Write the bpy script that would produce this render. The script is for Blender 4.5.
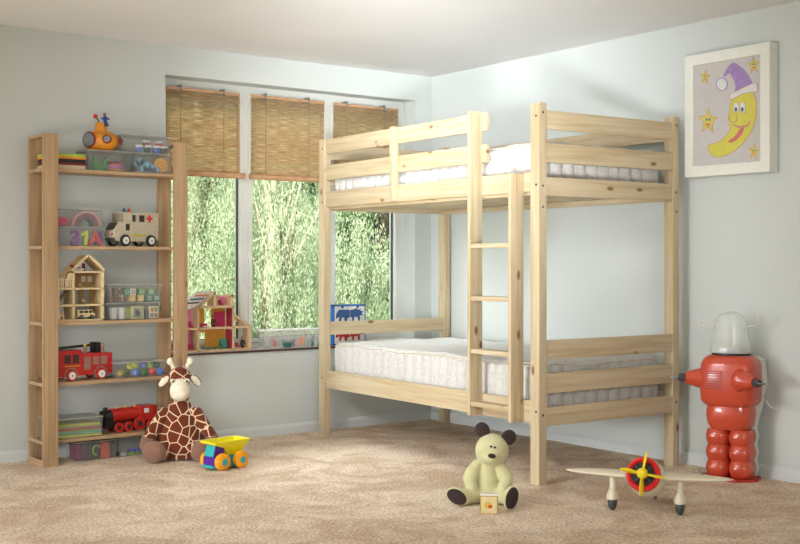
import bpy, bmesh, math, random
from math import pi, sin, cos, radians, sqrt, atan2
from mathutils import Vector, Matrix, Euler
random.seed(7)
S = bpy.context.scene
for o in list(bpy.data.objects): bpy.data.objects.remove(o)
COL = S.collection

# ------------------------------------------------------------ camera
FPX = 1157.0; HY = 262.6
_n = math.hypot(1550, 1157)
RT = (1550/_n, -1157/_n); FW = (1157/_n, 1550/_n)
CAM = (-(.2*RT[0]+7.41*FW[0]), -(.2*RT[1]+7.41*FW[1]))
cd = bpy.data.cameras.new('camera'); cam = bpy.data.objects.new('camera', cd); COL.objects.link(cam)
cam.location = (CAM[0], CAM[1], 1.0)
cam.rotation_euler = (pi/2, 0, atan2(FW[1], FW[0]) - pi/2)
cd.sensor_width = 36; cd.lens = FPX*36/800; cd.shift_y = (HY-272)/800.0
cd.clip_start = .05; cd.clip_end = 200
S.camera = cam

# ------------------------------------------------------------ world, sun, area lights, exposure
w = bpy.data.worlds.new('sky'); S.world = w; w.use_nodes = True
bg = w.node_tree.nodes['Background']; bg.inputs[0].default_value = (.90, .96, 1.0, 1); bg.inputs[1].default_value = .3
def light(name, kind, loc, target, energy, color, size=None, size_y=None, angle=None, spread=None):
    d = bpy.data.lights.new(name, kind); d.energy = energy; d.color = color
    if kind == 'AREA': d.shape = 'RECTANGLE'; d.size = size; d.size_y = size_y
    if spread: d.spread = radians(spread)
    if angle: d.angle = angle
    o = bpy.data.objects.new(name, d); COL.objects.link(o); o.location = loc
    o.rotation_euler = (Vector(target)-Vector(loc)).to_track_quat('-Z', 'Y').to_euler()
    return o
light('sun', 'SUN', (-10, -6, 11), (0, 3, 0), 13.0, (1, .97, .9), angle=.02)
LC = (.93, .97, 1)
light('side_window_light', 'AREA', (-5.4, -2.2, 1.85), (0, -1.0, 1.0), 2.5, LC, 1.3, .9, spread=55)
light('high_side_fill', 'AREA', (-3.9, -2.3, 2.1), (-.4, -.8, .3), 13, LC, .7, .7, spread=70)  # added fill from high on the left; no such ceiling lamp is known
light('corner_fill', 'AREA', (-2.4, -2.4, 2.1), (0, 0, 1.75), 7, LC, .6, .4, spread=55)  # invented fill aimed at the room corner; no pendant hangs here
light('ceiling_fill', 'AREA', (-3.9, -4.8, .35), (-.3, -.3, 2.2), 5.5, LC, 1.2, .6, spread=45)  # added up-light that brightens the ceiling corner, standing in for bounce
light('low_side_fill', 'AREA', (-5.6, -1.6, .7), (0, -1.0, .3), 24, LC, 1.6, .7, spread=80)  # added low fill that brightens the carpet and wall under the bed
light('wall_fill', 'AREA', (-3.9, -4.8, .35), (-.5, -.8, 2.2), 7, LC, .8, .5, spread=30)  # invented narrow fill lifting the upper walls; not a real fitting
light('rear_fill', 'AREA', (-4.6, -7.2, 2.0), (-1.3, -2.6, 0), 13, LC, 1.5, .8, spread=60)  # added fill from behind the camera for the front carpet
light('sky_fill', 'AREA', (-1, 1.8, 3.0), (-.8, -1.2, 0), 95, LC, 2.0, 1.2, spread=120)  # added lamp outside above the window, out of view, boosting the sky's light
S.view_settings.view_transform = 'Standard'; S.view_settings.look = 'None'
S.view_settings.exposure = -0.1; S.view_settings.gamma = 1; S.view_settings.use_curve_mapping = False

# ------------------------------------------------------------ placing helpers (photo ray onto a real plane of the room)
def ray(u, v):
    k = (u-400)/FPX
    return (k*RT[0]+FW[0], k*RT[1]+FW[1], -(v-HY)/FPX)
def PY(u, v, Y):
    d = ray(u, v); t = (Y-CAM[1])/d[1]; return Vector((CAM[0]+t*d[0], Y, 1+t*d[2]))
def PX(u, v, X):
    d = ray(u, v); t = (X-CAM[0])/d[0]; return Vector((X, CAM[1]+t*d[1], 1+t*d[2]))
def PZ(u, v, Z=0.0):
    d = ray(u, v); t = (Z-1)/d[2]; return Vector((CAM[0]+t*d[0], CAM[1]+t*d[1], Z))
def XA(u, Y): return PY(u, 300, Y).x
def ZA(u, v, Y): return PY(u, v, Y).z

# ------------------------------------------------------------ materials
M = {}
def srgb(c):
    return tuple(((x/255)/12.92 if x/255 <= .04045 else ((x/255+.055)/1.055)**2.4) for x in c)+(1,)
def mat(name, rgb, rough=.5, metal=0, noise=.06, nscale=30, bump=0, bscale=200, spec=.5, coat=0, sheen=0, trans=0, alpha_mix=None):
    if name in M: return M[name]
    m = bpy.data.materials.new(name); m.use_nodes = True; nt = m.node_tree; N = nt.nodes; L = nt.links
    b = N['Principled BSDF']; c = srgb(rgb)
    b.inputs['Roughness'].default_value = rough; b.inputs['Metallic'].default_value = metal
    b.inputs['Specular IOR Level'].default_value = spec
    if coat: b.inputs['Coat Weight'].default_value = coat; b.inputs['Coat Roughness'].default_value = .08
    if sheen: b.inputs['Sheen Weight'].default_value = sheen
    tc = N.new('ShaderNodeTexCoord'); nz = N.new('ShaderNodeTexNoise'); nz.inputs['Scale'].default_value = nscale; nz.inputs['Detail'].default_value = 4
    L.new(tc.outputs['Object'], nz.inputs['Vector'])
    rp = N.new('ShaderNodeValToRGB')
    rp.color_ramp.elements[0].position = .3; rp.color_ramp.elements[1].position = .7
    rp.color_ramp.elements[0].color = tuple(x*(1-noise*2) for x in c[:3])+(1,); rp.color_ramp.elements[1].color = tuple(min(1, x*(1+noise)) for x in c[:3])+(1,)
    L.new(nz.outputs['Fac'], rp.inputs[0]); L.new(rp.outputs[0], b.inputs['Base Color'])
    if bump:
        n2 = N.new('ShaderNodeTexNoise'); n2.inputs['Scale'].default_value = bscale; n2.inputs['Detail'].default_value = 3
        L.new(tc.outputs['Object'], n2.inputs['Vector'])
        bp = N.new('ShaderNodeBump'); bp.inputs['Strength'].default_value = bump; bp.inputs['Distance'].default_value = .004
        L.new(n2.outputs['Fac'], bp.inputs['Height']); L.new(bp.outputs[0], b.inputs['Normal'])
    if alpha_mix is not None:
        tr = N.new('ShaderNodeBsdfTransparent'); mx = N.new('ShaderNodeMixShader'); mx.inputs[0].default_value = alpha_mix
        out = N['Material Output']; L.new(tr.outputs[0], mx.inputs[1]); L.new(b.outputs[0], mx.inputs[2]); L.new(mx.outputs[0], out.inputs[0])
    if trans:
        tl = N.new('ShaderNodeBsdfTranslucent'); mx = N.new('ShaderNodeMixShader'); mx.inputs[0].default_value = trans
        L.new(rp.outputs[0], tl.inputs[0]); out = N['Material Output']
        L.new(b.outputs[0], mx.inputs[1]); L.new(tl.outputs[0], mx.inputs[2]); L.new(mx.outputs[0], out.inputs[0])
    M[name] = m; return m
def wood(name, light_c, dark_c, axis, knots=True, rough=.5, scale=1.0):
    m = bpy.data.materials.new(name); m.use_nodes = True; nt = m.node_tree; N = nt.nodes; L = nt.links
    b = N['Principled BSDF']; b.inputs['Roughness'].default_value = rough; b.inputs['Specular IOR Level'].default_value = .35
    tc = N.new('ShaderNodeTexCoord'); mp = N.new('ShaderNodeMapping')
    s = [28*scale]*3; s[axis] = 1.3*scale; mp.inputs['Scale'].default_value = s
    L.new(tc.outputs['Object'], mp.inputs['Vector'])
    n1 = N.new('ShaderNodeTexNoise'); n1.inputs['Scale'].default_value = 1.6; n1.inputs['Detail'].default_value = 6; n1.inputs['Distortion'].default_value = .8
    L.new(mp.outputs[0], n1.inputs['Vector'])
    rp = N.new('ShaderNodeValToRGB'); rp.color_ramp.elements[0].position = .32; rp.color_ramp.elements[1].position = .62
    rp.color_ramp.elements[0].color = srgb(dark_c); rp.color_ramp.elements[1].color = srgb(light_c)
    L.new(n1.outputs['Fac'], rp.inputs[0]); last = rp.outputs[0]
    if knots:
        mp2 = N.new('ShaderNodeMapping'); s2 = [11]*3; s2[axis] = 5.2; mp2.inputs['Scale'].default_value = s2
        L.new(tc.outputs['Object'], mp2.inputs['Vector'])
        vo = N.new('ShaderNodeTexVoronoi'); vo.inputs['Scale'].default_value = 1.0; L.new(mp2.outputs[0], vo.inputs['Vector'])
        r2 = N.new('ShaderNodeValToRGB'); r2.color_ramp.elements[0].position = .07; r2.color_ramp.elements[1].position = .15
        r2.color_ramp.elements[0].color = (0, 0, 0, 1); r2.color_ramp.elements[1].color = (1, 1, 1, 1)
        L.new(vo.outputs['Distance'], r2.inputs[0])
        mx = N.new('ShaderNodeMix'); mx.data_type = 'RGBA'; L.new(r2.outputs[0], mx.inputs['Factor'])
        mx.inputs[6].default_value = srgb((134, 96, 62)); L.new(last, mx.inputs[7]); last = mx.outputs[2]
    L.new(last, b.inputs['Base Color'])
    bp = N.new('ShaderNodeBump'); bp.inputs['Strength'].default_value = .12; bp.inputs['Distance'].default_value = .003
    L.new(n1.outputs['Fac'], bp.inputs['Height']); L.new(bp.outputs[0], b.inputs['Normal'])
    M[name] = m; return m
PINE = [wood('pine_%s' % 'xyz'[i], (205, 188, 156), (186, 163, 126), i) for i in range(3)]
OAK = [wood('oak_%s' % 'xyz'[i], (184, 154, 118), (158, 126, 92), i) for i in range(3)]
toywood = mat('toy_birch', (226, 204, 158), .5, noise=.08, nscale=60)
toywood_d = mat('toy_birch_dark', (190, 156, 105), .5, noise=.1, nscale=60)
housewood = mat('doll_house_beech', (214, 182, 142), .5, noise=.08, nscale=50)

def carpet():
    m = bpy.data.materials.new('carpet'); m.use_nodes = True; nt = m.node_tree; N = nt.nodes; L = nt.links
    b = N['Principled BSDF']; b.inputs['Roughness'].default_value = .95; b.inputs['Specular IOR Level'].default_value = .1
    tc = N.new('ShaderNodeTexCoord')
    big = N.new('ShaderNodeTexNoise'); big.inputs['Scale'].default_value = 3.2; big.inputs['Detail'].default_value = 7; big.inputs['Roughness'].default_value = .65; big.inputs['Distortion'].default_value = 1.2
    fin = N.new('ShaderNodeTexNoise'); fin.inputs['Scale'].default_value = 75; fin.inputs['Detail'].default_value = 3; fin.inputs['Roughness'].default_value = .75
    for n in (big, fin): L.new(tc.outputs['Object'], n.inputs['Vector'])
    r1 = N.new('ShaderNodeValToRGB'); r1.color_ramp.elements[0].position = .4; r1.color_ramp.elements[1].position = .6
    r1.color_ramp.elements[0].color = srgb((218, 192, 164)); r1.color_ramp.elements[1].color = srgb((246, 228, 206))
    L.new(big.outputs['Fac'], r1.inputs[0])
    r2 = N.new('ShaderNodeValToRGB'); r2.color_ramp.elements[0].position = .4; r2.color_ramp.elements[1].position = .6
    r2.color_ramp.elements[0].color = (.66, .63, .6, 1); r2.color_ramp.elements[1].color = (1.16, 1.16, 1.16, 1)
    L.new(fin.outputs['Fac'], r2.inputs[0])
    mx = N.new('ShaderNodeMix'); mx.data_type = 'RGBA'; mx.blend_type = 'MULTIPLY'; mx.inputs['Factor'].default_value = .85
    L.new(r1.outputs[0], mx.inputs[6]); L.new(r2.outputs[0], mx.inputs[7]); L.new(mx.outputs[2], b.inputs['Base Color'])
    bp = N.new('ShaderNodeBump'); bp.inputs['Strength'].default_value = .9; bp.inputs['Distance'].default_value = .012
    L.new(fin.outputs['Fac'], bp.inputs['Height']); L.new(bp.outputs[0], b.inputs['Normal'])
    M['carpet'] = m; return m
carpet()
mat('wall_paint', (207, 212, 208), .85, noise=.012, nscale=2, bump=.05, bscale=300, spec=.2)
mat('ceiling_paint', (234, 234, 233), .9, noise=.01, nscale=2, spec=.2)
mat('white_trim', (214, 218, 218), .45, noise=.01)
mat('window_white', (222, 224, 218), .4, noise=.01)
mat('window_seal', (70, 72, 70), .6)
mat('sill_brown', (74, 50, 40), .4, noise=.1)
mat('sill_top', (196, 186, 180), .35, noise=.02)
def glass():
    m = bpy.data.materials.new('window_glass'); m.use_nodes = True; N = m.node_tree.nodes; L = m.node_tree.links
    for n in list(N): N.remove(n)
    out = N.new('ShaderNodeOutputMaterial'); t = N.new('ShaderNodeBsdfTransparent'); t.inputs[0].default_value = (.95, .98, .97, 1)
    g = N.new('ShaderNodeBsdfGlossy'); g.inputs['Roughness'].default_value = .01
    lw = N.new('ShaderNodeLayerWeight'); lw.inputs['Blend'].default_value = .18
    mx = N.new('ShaderNodeMixShader'); L.new(lw.outputs['Fresnel'], mx.inputs[0]); L.new(t.outputs[0], mx.inputs[1]); L.new(g.outputs[0], mx.inputs[2]); L.new(mx.outputs[0], out.inputs[0])
    M['glass'] = m
glass()
mat('clear_plastic', (176, 178, 172), .25, alpha_mix=.14, noise=.02)
mat('clear_lid', (190, 192, 186), .3, alpha_mix=.5, noise=.02)
mat('frosted_plastic', (232, 236, 232), .3, alpha_mix=.22, noise=.02)
mat('steel', (150, 152, 155), .3, metal=1)
mat('bolt', (110, 108, 105), .4, metal=.8)
mat('black', (26, 26, 28), .45); mat('dark_grey', (60, 62, 64), .5)
mat('white', (232, 230, 224), .45)

# ------------------------------------------------------------ mesh builder
class MB:
    def __init__(s, T=None): s.bm = bmesh.new(); s.T = T or Matrix(); s.mi = 0
    def _fin(s, geom, X):
        vs = [g for g in geom if isinstance(g, bmesh.types.BMVert)]
        bmesh.ops.transform(s.bm, matrix=s.T @ X, verts=vs)
        fs = set(f for v in vs for f in v.link_faces)
        for f in fs: f.material_index = s.mi
    def box(s, c, d, rot=(0, 0, 0), bev=0):
        g = bmesh.ops.create_cube(s.bm, size=1)['verts']
        bmesh.ops.scale(s.bm, vec=d, verts=g)
        if bev:
            es = list(set(e for v in g for e in v.link_edges))
            r = bmesh.ops.bevel(s.bm, geom=es, offset=min(bev, min(d)*.45), segments=2, affect='EDGES', profile=.7)
            g = list(set(r['verts']) | set(v for f in r['faces'] for v in f.verts))
            ext = set(g)
            for v in g:
                for e in v.link_edges: ext.update(e.verts)
            g = list(ext)
        s._fin(g, Matrix.Translation(c) @ Euler(rot).to_matrix().to_4x4()); return s
    def b2(s, p, q, bev=0):
        return s.box([(a+b)/2 for a, b in zip(p, q)], [abs(b-a) for a, b in zip(p, q)], bev=bev)
    def cyl(s, p, q, r, r2=None, n=20):
        p = Vector(p); q = Vector(q); d = q-p
        g = bmesh.ops.create_cone(s.bm, cap_ends=True, segments=n, radius1=r, radius2=r if r2 is None else r2, depth=d.length)['verts']
        s._fin(g, Matrix.Translation((p+q)/2) @ d.to_track_quat('Z', 'Y').to_matrix().to_4x4()); return s
    def ball(s, c, r, rot=(0, 0, 0), n=20):
        if not hasattr(r, '__len__'): r = (r, r, r)
        g = bmesh.ops.create_uvsphere(s.bm, u_segments=n, v_segments=max(8, n*2//3), radius=1)['verts']
        s._fin(g, Matrix.Translation(c) @ Euler(rot).to_matrix().to_4x4() @ Matrix.Diagonal((*r, 1))); return s
    def prism(s, pts, y0, y1, ax='xz', X=None):
        mk = {'xz': lambda a, b, c: (a, c, b), 'xy': lambda a, b, c: (a, b, c), 'yz': lambda a, b, c: (c, a, b)}[ax]
        A = [s.bm.verts.new(mk(a, b, y0)) for a, b in pts]; B = [s.bm.verts.new(mk(a, b, y1)) for a, b in pts]
        s.bm.faces.new(A); s.bm.faces.new(B[::-1]); n = len(pts)
        for i in range(n): s.bm.faces.new((A[i], B[i], B[(i+1) % n], A[(i+1) % n]))
        s._fin(A+B, X or Matrix()); return s
    def lathe(s, prof, X=None, n=28, sq=1, loop=False):
        rings = []
        for r, z in prof:
            rings.append([s.bm.verts.new((max(r, 1e-5)*cos(2*pi*i/n), max(r, 1e-5)*sq*sin(2*pi*i/n), z)) for i in range(n)])
        return s._rings(rings, X, loop)
    def loft(s, rings, X=None, n=36):
        """rings of (z, rx, ry, cx, cy, power)"""
        R = []
        for z, rx, ry, cx, cy, p in rings:
            ring = []
            for i in range(n):
                a = 2*pi*i/n; ca, sa = cos(a), sin(a)
                ring.append(s.bm.verts.new((cx+rx*math.copysign(abs(ca)**(2/p), ca), cy+ry*math.copysign(abs(sa)**(2/p), sa), z)))
            R.append(ring)
        return s._rings(R, X)
    def _rings(s, R, X, loop=False):
        n = len(R[0]); R0 = R; R = R+[R[0]] if loop else R
        for a, b in zip(R, R[1:]):
            for i in range(n): s.bm.faces.new((a[i], a[(i+1) % n], b[(i+1) % n], b[i]))
        if not loop: s.bm.faces.new(R[0][::-1]); s.bm.faces.new(R[-1])
        s._fin([v for r in R0 for v in r], X or Matrix()); return s
    def tube(s, pts, r, n=8, closed=False):
        pts = [Vector(p) for p in pts]; R = []; m = len(pts)
        for i, p in enumerate(pts):
            if closed: d = pts[(i+1) % m]-pts[i-1]
            else: d = pts[min(i+1, m-1)]-pts[max(i-1, 0)]
            q = d.to_track_quat('Z', 'Y'); rr = r[i] if hasattr(r, '__len__') else r
            if i and n > 3:
                pass
            R.append([s.bm.verts.new(p+q @ Vector((rr*cos(2*pi*k/n), rr*sin(2*pi*k/n), 0))) for k in range(n)])
        for i in range(m if closed else m-1):
            a, b = R[i], R[(i+1) % m]
            off = min(range(n), key=lambda o: sum((a[k].co-b[(k+o) % n].co).length for k in range(0, n, 2)))
            for k in range(n): s.bm.faces.new((a[k], a[(k+1) % n], b[(k+1+off) % n], b[(k+off) % n]))
        if not closed: s.bm.faces.new(R[0][::-1]); s.bm.faces.new(R[-1])
        s._fin([v for q in R for v in q], Matrix()); return s
    def torus(s, c, R, r, axis=(0, 0, 1), n=28):
        q = Vector(axis).to_track_quat('Z', 'Y')
        return s.tube([Vector(c)+q @ Vector((R*cos(2*pi*i/n), R*sin(2*pi*i/n), 0)) for i in range(n)], r, 8, True)
    def build(s, name, m, parent=None, smooth=True, origin=None):
        me = bpy.data.meshes.new(name)
        bmesh.ops.recalc_face_normals(s.bm, faces=s.bm.faces)
        s.bm.to_mesh(me); s.bm.free()
        for x in (m if isinstance(m, (list, tuple)) else [m]): me.materials.append(M[x] if isinstance(x, str) else x)
        if smooth:
            me.shade_smooth(); me.set_sharp_from_angle(angle=radians(38))
        o = bpy.data.objects.new(name, me); COL.objects.link(o)
        if parent: o.parent = parent
        return o
def tag(o, label=None, cat=None, group=None, kind=None):
    if label: o['label'] = label
    if cat: o['category'] = cat
    if group: o['group'] = group
    if kind: o['kind'] = kind
    return o
def thing(name, label, cat, loc=(0, 0, 0), rz=0, group=None):
    o = bpy.data.objects.new(name, None); COL.objects.link(o); o.empty_display_size = .05
    o.location = loc; o.rotation_euler = (0, 0, rz); return tag(o, label, cat, group)
def single(mb, name, m, label, cat, loc=None, rz=0, group=None, smooth=True):
    """one-mesh thing; its shape is given around its own base point"""
    o = mb.build(name, m, None, smooth)
    if loc is not None: o.location = loc
    o.rotation_euler = (0, 0, rz); return tag(o, label, cat, group)
def struct(mb, name, m, parent=None, smooth=False):
    o = mb.build(name, m, parent, smooth)
    if not parent: o['kind'] = 'structure'
    return o
def copy_tree(o, parent=None):
    c = o.copy(); COL.objects.link(c); c.parent = parent
    for ch in [x for x in list(COL.objects) if x.parent == o]: copy_tree(ch, c)
    return c

# ============================================================ THE ROOM
CZ = 2.187
X0, X1, Z0, Z1 = -1.845, -.133, .50, 2.026      # window opening
WT = .24; RD = .113
XL, YB = -7.2, -9.0
struct(MB().b2((XL, YB, -.1), (.2, WT, 0)), 'floor', 'carpet')
struct(MB().b2((XL, YB, CZ), (.2, WT, CZ+.2)), 'ceiling', 'ceiling_paint')
m = MB(); m.b2((XL, 0, 0), (X0, WT, CZ)).b2((X1, 0, 0), (0, WT, CZ)).b2((X0, 0, 0), (X1, WT, Z0-.012)).b2((X0, 0, Z1), (X1, WT, CZ))
struct(m, 'wall_back', 'wall_paint')
struct(MB().b2((0, YB, 0), (.2, WT, CZ)), 'wall_right', 'wall_paint')
def skirting(p, q, nrm, name):
    # profile: body with a small stepped top
    p = Vector(p); q = Vector(q); nrm = Vector(nrm)
    prof = [(0, 0), (.015, 0), (.015, .042), (.011, .05), (.007, .058), (0, .058)]
    m = MB(); A = [m.bm.verts.new(p+nrm*a+Vector((0, 0, b))) for a, b in prof]; B = [m.bm.verts.new(q+nrm*a+Vector((0, 0, b))) for a, b in prof]
    m.bm.faces.new(A); m.bm.faces.new(B[::-1])
    for i in range(len(prof)): m.bm.faces.new((A[i], B[i], B[(i+1) % 6], A[(i+1) % 6]))
    struct(m, name, 'white_trim')
skirting((XL, 0, 0), (-.015, 0, 0), (0, -1, 0), 'baseboard_back')
skirting((0, YB, 0), (0, 0, 0), (-1, 0, 0), 'baseboard_right')
# window sill board
m = MB(); m.b2((X0+.002, -.014, Z0-.014), (X1-.002, RD, Z0-.002), bev=.002)
m.mi = 1; m.b2((X0+.002, -.006, Z0-.002), (X1-.002, RD, Z0)); struct(m, 'trim_1', ['sill_brown', 'sill_top'])
# window with three lights
m = MB(); FY0, FY1 = RD, RD+.07; fw = .045
m.b2((X0, FY0, Z0), (X1, FY1, Z0+.03)).b2((X0, FY0, Z1-.05), (X1, FY1, Z1)); m.b2((X0, FY0, Z0+.03), (X0+.03, FY1, Z1-.05)).b2((X1-.045, FY0, Z0+.03), (X1, FY1, Z1-.05))
mull = [(XA(239.5, RD), XA(252.5, RD)), (XA(325, RD), XA(333.5, RD))]
for a, b in mull: m.b2(((a+b)/2-.012, FY0, Z0+.03), ((a+b)/2+.012, FY1, Z1-.05))
win = struct(m, 'window_1', 'window_white')
edges = [X0+.03, (mull[0][0]+mull[0][1])/2-.012, (mull[0][0]+mull[0][1])/2+.012, (mull[1][0]+mull[1][1])/2-.012, (mull[1][0]+mull[1][1])/2+.012, X1-.045]
for i in range(3):
    a, b = edges[2*i]+.002, edges[2*i+1]-.002; s = .026; z0, z1 = Z0+.032, Z1-.052
    m = MB(); y0, y1 = FY0-.006, FY1-.01
    m.b2((a, y0, z0), (a+s, y1, z1), bev=.003).b2((b-s, y0, z0), (b, y1, z1), bev=.003).b2((a+s, y0, z0), (b-s, y1, z0+s), bev=.003).b2((a+s, y0, z1-.05), (b-s, y1, z1), bev=.003)
    sash = m.build('sash', 'window_white', win)
    m = MB(); t = .005
    ya, yc = FY0+.022, FY0+.04
    m.b2((a+s, ya, z0+s), (a+s+t, yc, z1-s)).b2((b-s-t, ya, z0+s), (b-s, yc, z1-s)).b2((a+s, ya, z0+s), (b-s, yc, z0+s+t)).b2((a+s, ya, z1-s-t), (b-s, yc, z1-s))
    m.build('seal', 'window_seal', sash)
    MB().b2((a+s+t, FY0+.028, z0+s+t), (b-s-t, FY0+.034, z1-s-t)).build('pane', 'glass', sash)

# ------------------------------------------------------------ bamboo blinds
def bamboo():
    m = bpy.data.materials.new('bamboo'); m.use_nodes = True; N = m.node_tree.nodes; L = m.node_tree.links
    b = N['Principled BSDF']; b.inputs['Roughness'].default_value = .6
    tc = N.new('ShaderNodeTexCoord'); mp = N.new('ShaderNodeMapping'); mp.inputs['Scale'].default_value = (9, 1, 150)
    n1 = N.new('ShaderNodeTexNoise'); n1.inputs['Scale'].default_value = 1.5; n1.inputs['Detail'].default_value = 3
    L.new(tc.outputs['Object'], mp.inputs[0]); L.new(mp.outputs[0], n1.inputs[0])
    rp = N.new('ShaderNodeValToRGB'); rp.color_ramp.elements[0].position = .33; rp.color_ramp.elements[1].position = .68
    rp.color_ramp.elements[0].color = srgb((172, 142, 106)); rp.color_ramp.elements[1].color = srgb((234, 214, 170))
    e = rp.color_ramp.elements.new(.55); e.color = srgb((204, 178, 138))
    L.new(n1.outputs[0], rp.inputs[0]); L.new(rp.outputs[0], b.inputs['Base Color'])
    tl = N.new('ShaderNodeBsdfTranslucent'); L.new(rp.outputs[0], tl.inputs[0]); mx = N.new('ShaderNodeMixShader'); mx.inputs[0].default_value = .55
    L.new(b.outputs[0], mx.inputs[1]); L.new(tl.outputs[0], mx.inputs[2]); L.new(mx.outputs[0], N['Material Output'].inputs[0]); M['bamboo'] = m
bamboo()
mat('bamboo_bar', (196, 152, 112), .5, noise=.1, nscale=20)
mat('cord', (168, 138, 100), .8)
BY = .06
blabels = ['bamboo roller blind on the left window light above the shelf unit',
           'bamboo roller blind on the middle window light',
           'bamboo roller blind on the right window light, behind the top bunk']
for i, (u0, u1, ub0, ub1) in enumerate([(166, 239.5, 160, 244), (251, 324, 249.5, 325.5), (333.5, 398, 331.5, 399.5)]):
    xa, xb = XA(u0, BY), XA(u1, BY)
    xa = max(xa, X0+.012); zt, zb = 1.957, 1.502
    ba, bb = max(XA(ub0, BY), X0+.006), XA(ub1, BY)
    t = thing('bamboo_blind', blabels[i], 'window blind', ((xa+xb)/2, BY, zb), 0, 'bamboo blinds pulled half way down')
    hx = (xb-xa)/2; m = MB(); n = 76; H = zt-zb; rr = random.Random(i)
    for k in range(n):
        z = H*(k+.5)/n; hh = H/n*rr.choice([.78, .86, .93, .98]); y = rr.uniform(-.0012, .0012)
        m.b2((-hx, y-.001, z-hh/2), (hx, y+.001, z+hh/2))
    m.build('shade', 'bamboo', t, smooth=False)
    m = MB(); xc = (ba+bb)/2-(xa+xb)/2; hb = (bb-ba)/2
    m.cyl((xc-hb, -.008, -.004), (xc+hb, -.008, -.004), .017, n=18); m.build('bottom_bar', 'bamboo_bar', t)
    MB().b2((-hx, -.006, H), (hx, .006, H+.016), bev=.002).build('head_rail', 'bamboo_bar', t)
    for f in (-.62, .55):
        m = MB(); m.b2((hx*f-.006, -.012, H-.012), (hx*f+.006, .047, H+.03), bev=.002); m.build('hook', 'steel', t)
        MB().cyl((hx*f, -.004, .006), (hx*f, -.004, H), .0022, n=6).build('lift_cord', 'cord', t)

# ============================================================ OUTSIDE
def leafmat(name, c1, c2, tl=.3, cs=1.3):
    m = bpy.data.materials.new(name); m.use_nodes = True; N = m.node_tree.nodes; L = m.node_tree.links
    b = N['Principled BSDF']; b.inputs['Roughness'].default_value = .6
    g = N.new('ShaderNodeNewGeometry'); rp = N.new('ShaderNodeValToRGB'); tc = N.new('ShaderNodeTexCoord')
    nz = N.new('ShaderNodeTexNoise'); nz.inputs['Scale'].default_value = cs; nz.inputs['Detail'].default_value = 3; L.new(tc.outputs['Object'], nz.inputs['Vector'])
    ad = N.new('ShaderNodeMath'); ad.operation = 'MULTIPLY_ADD'; L.new(g.outputs['Random Per Island'], ad.inputs[0]); ad.inputs[1].default_value = .45
    mr = N.new('ShaderNodeMapRange'); mr.inputs[1].default_value = .3; mr.inputs[2].default_value = .62; mr.inputs[3].default_value = 0; mr.inputs[4].default_value = .55
    L.new(nz.outputs['Fac'], mr.inputs[0]); L.new(mr.outputs[0], ad.inputs[2]); L.new(ad.outputs[0], rp.inputs[0])
    rp.color_ramp.elements[0].color = srgb(c1); rp.color_ramp.elements[1].color = srgb(c2)
    L.new(rp.outputs[0], b.inputs['Base Color'])
    t = N.new('ShaderNodeBsdfTranslucent'); L.new(rp.outputs[0], t.inputs[0]); mx = N.new('ShaderNodeMixShader'); mx.inputs[0].default_value = tl
    L.new(b.outputs[0], mx.inputs[1]); L.new(t.outputs[0], mx.inputs[2]); L.new(mx.outputs[0], N['Material Output'].inputs[0]); M[name] = m
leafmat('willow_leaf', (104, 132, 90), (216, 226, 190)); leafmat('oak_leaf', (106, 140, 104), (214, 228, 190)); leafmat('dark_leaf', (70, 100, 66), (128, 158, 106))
mat('bark', (196, 186, 160), .9, noise=.3, nscale=20); mat('bark_dark', (92, 82, 66), .9, noise=.3, nscale=20)
mat('lawn', (110, 140, 74), .95, noise=.3, nscale=3)
struct(MB().b2((-30, WT, -3.1), (45, 60, -3)), 'ground', 'lawn')
def leaves_mesh(name, data, m, parent):
    vs, fs = [], []
    for (p, d, wv) in data:          # p centre, d half-length vector, wv half-width vector
        k = len(vs); vs += [p-d, p+wv, p+d, p-wv]; fs.append((k, k+1, k+2, k+3))
    me = bpy.data.meshes.new(name); me.from_pydata([tuple(v) for v in vs], [], fs); me.materials.append(M[m]); me.update()
    o = bpy.data.objects.new(name, me); COL.objects.link(o); o.parent = parent; return o
def rv(r): return Vector((r.gauss(0, 1), r.gauss(0, 1), r.gauss(0, 1))).normalized()
def out_point(u, D): d = ray(u, HY); return Vector((CAM[0]+D*d[0], CAM[1]+D*d[1], -3))
def willow(u, D, R, Ht, nb, seed, label):
    r = random.Random(seed); base = out_point(u, D); t = thing('willow_tree', label, 'tree', base, 0, 'weeping willows outside the window')
    m = MB()
    m.tube([(0, 0, 0), (.05, 0, Ht*.3), (-.1, .1, Ht*.55), (0, 0, Ht*.9)], [.13, .09, .06, .02], 10)
    data = []
    for i in range(nb):
        a = r.uniform(0, 2*pi); q = R*sqrt(r.uniform(.06, 1)); top = Ht*(1-.45*(q/R)**2)*r.uniform(.55, 1.0); bx, by_ = q*cos(a), q*sin(a)
        if i % 3 == 0: m.tube([(0, 0, top-.9), (bx*.5, by_*.5, top), (bx, by_, top-.1)], [.018, .01, .004], 6)
        L0 = r.uniform(.9, 2.4); sw = r.uniform(-.15, .15)
        for j in range(12):
            ln = L0*r.uniform(.5, 1.1); ox, oy_ = r.gauss(0, .10), r.gauss(0, .10); n = int(ln/.018)
            for k in range(n):
                f = k/n; z = top-.05-ln*f
                if z < .4: break
                c = Vector((bx+ox*(1-.3*f)+sw*f+.02*sin(9*f+i), by_+oy_*(1-.3*f), z))+rv(r)*.03
                d = Vector((r.gauss(0, .3), r.gauss(0, .3), -1)).normalized()*r.uniform(.015, .028); wv = d.cross(rv(r)).normalized()*.005
                data.append((c, d, wv))
    m.build('trunk', 'bark', t); leaves_mesh('foliage', data, 'willow_leaf', t); return t
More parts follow.
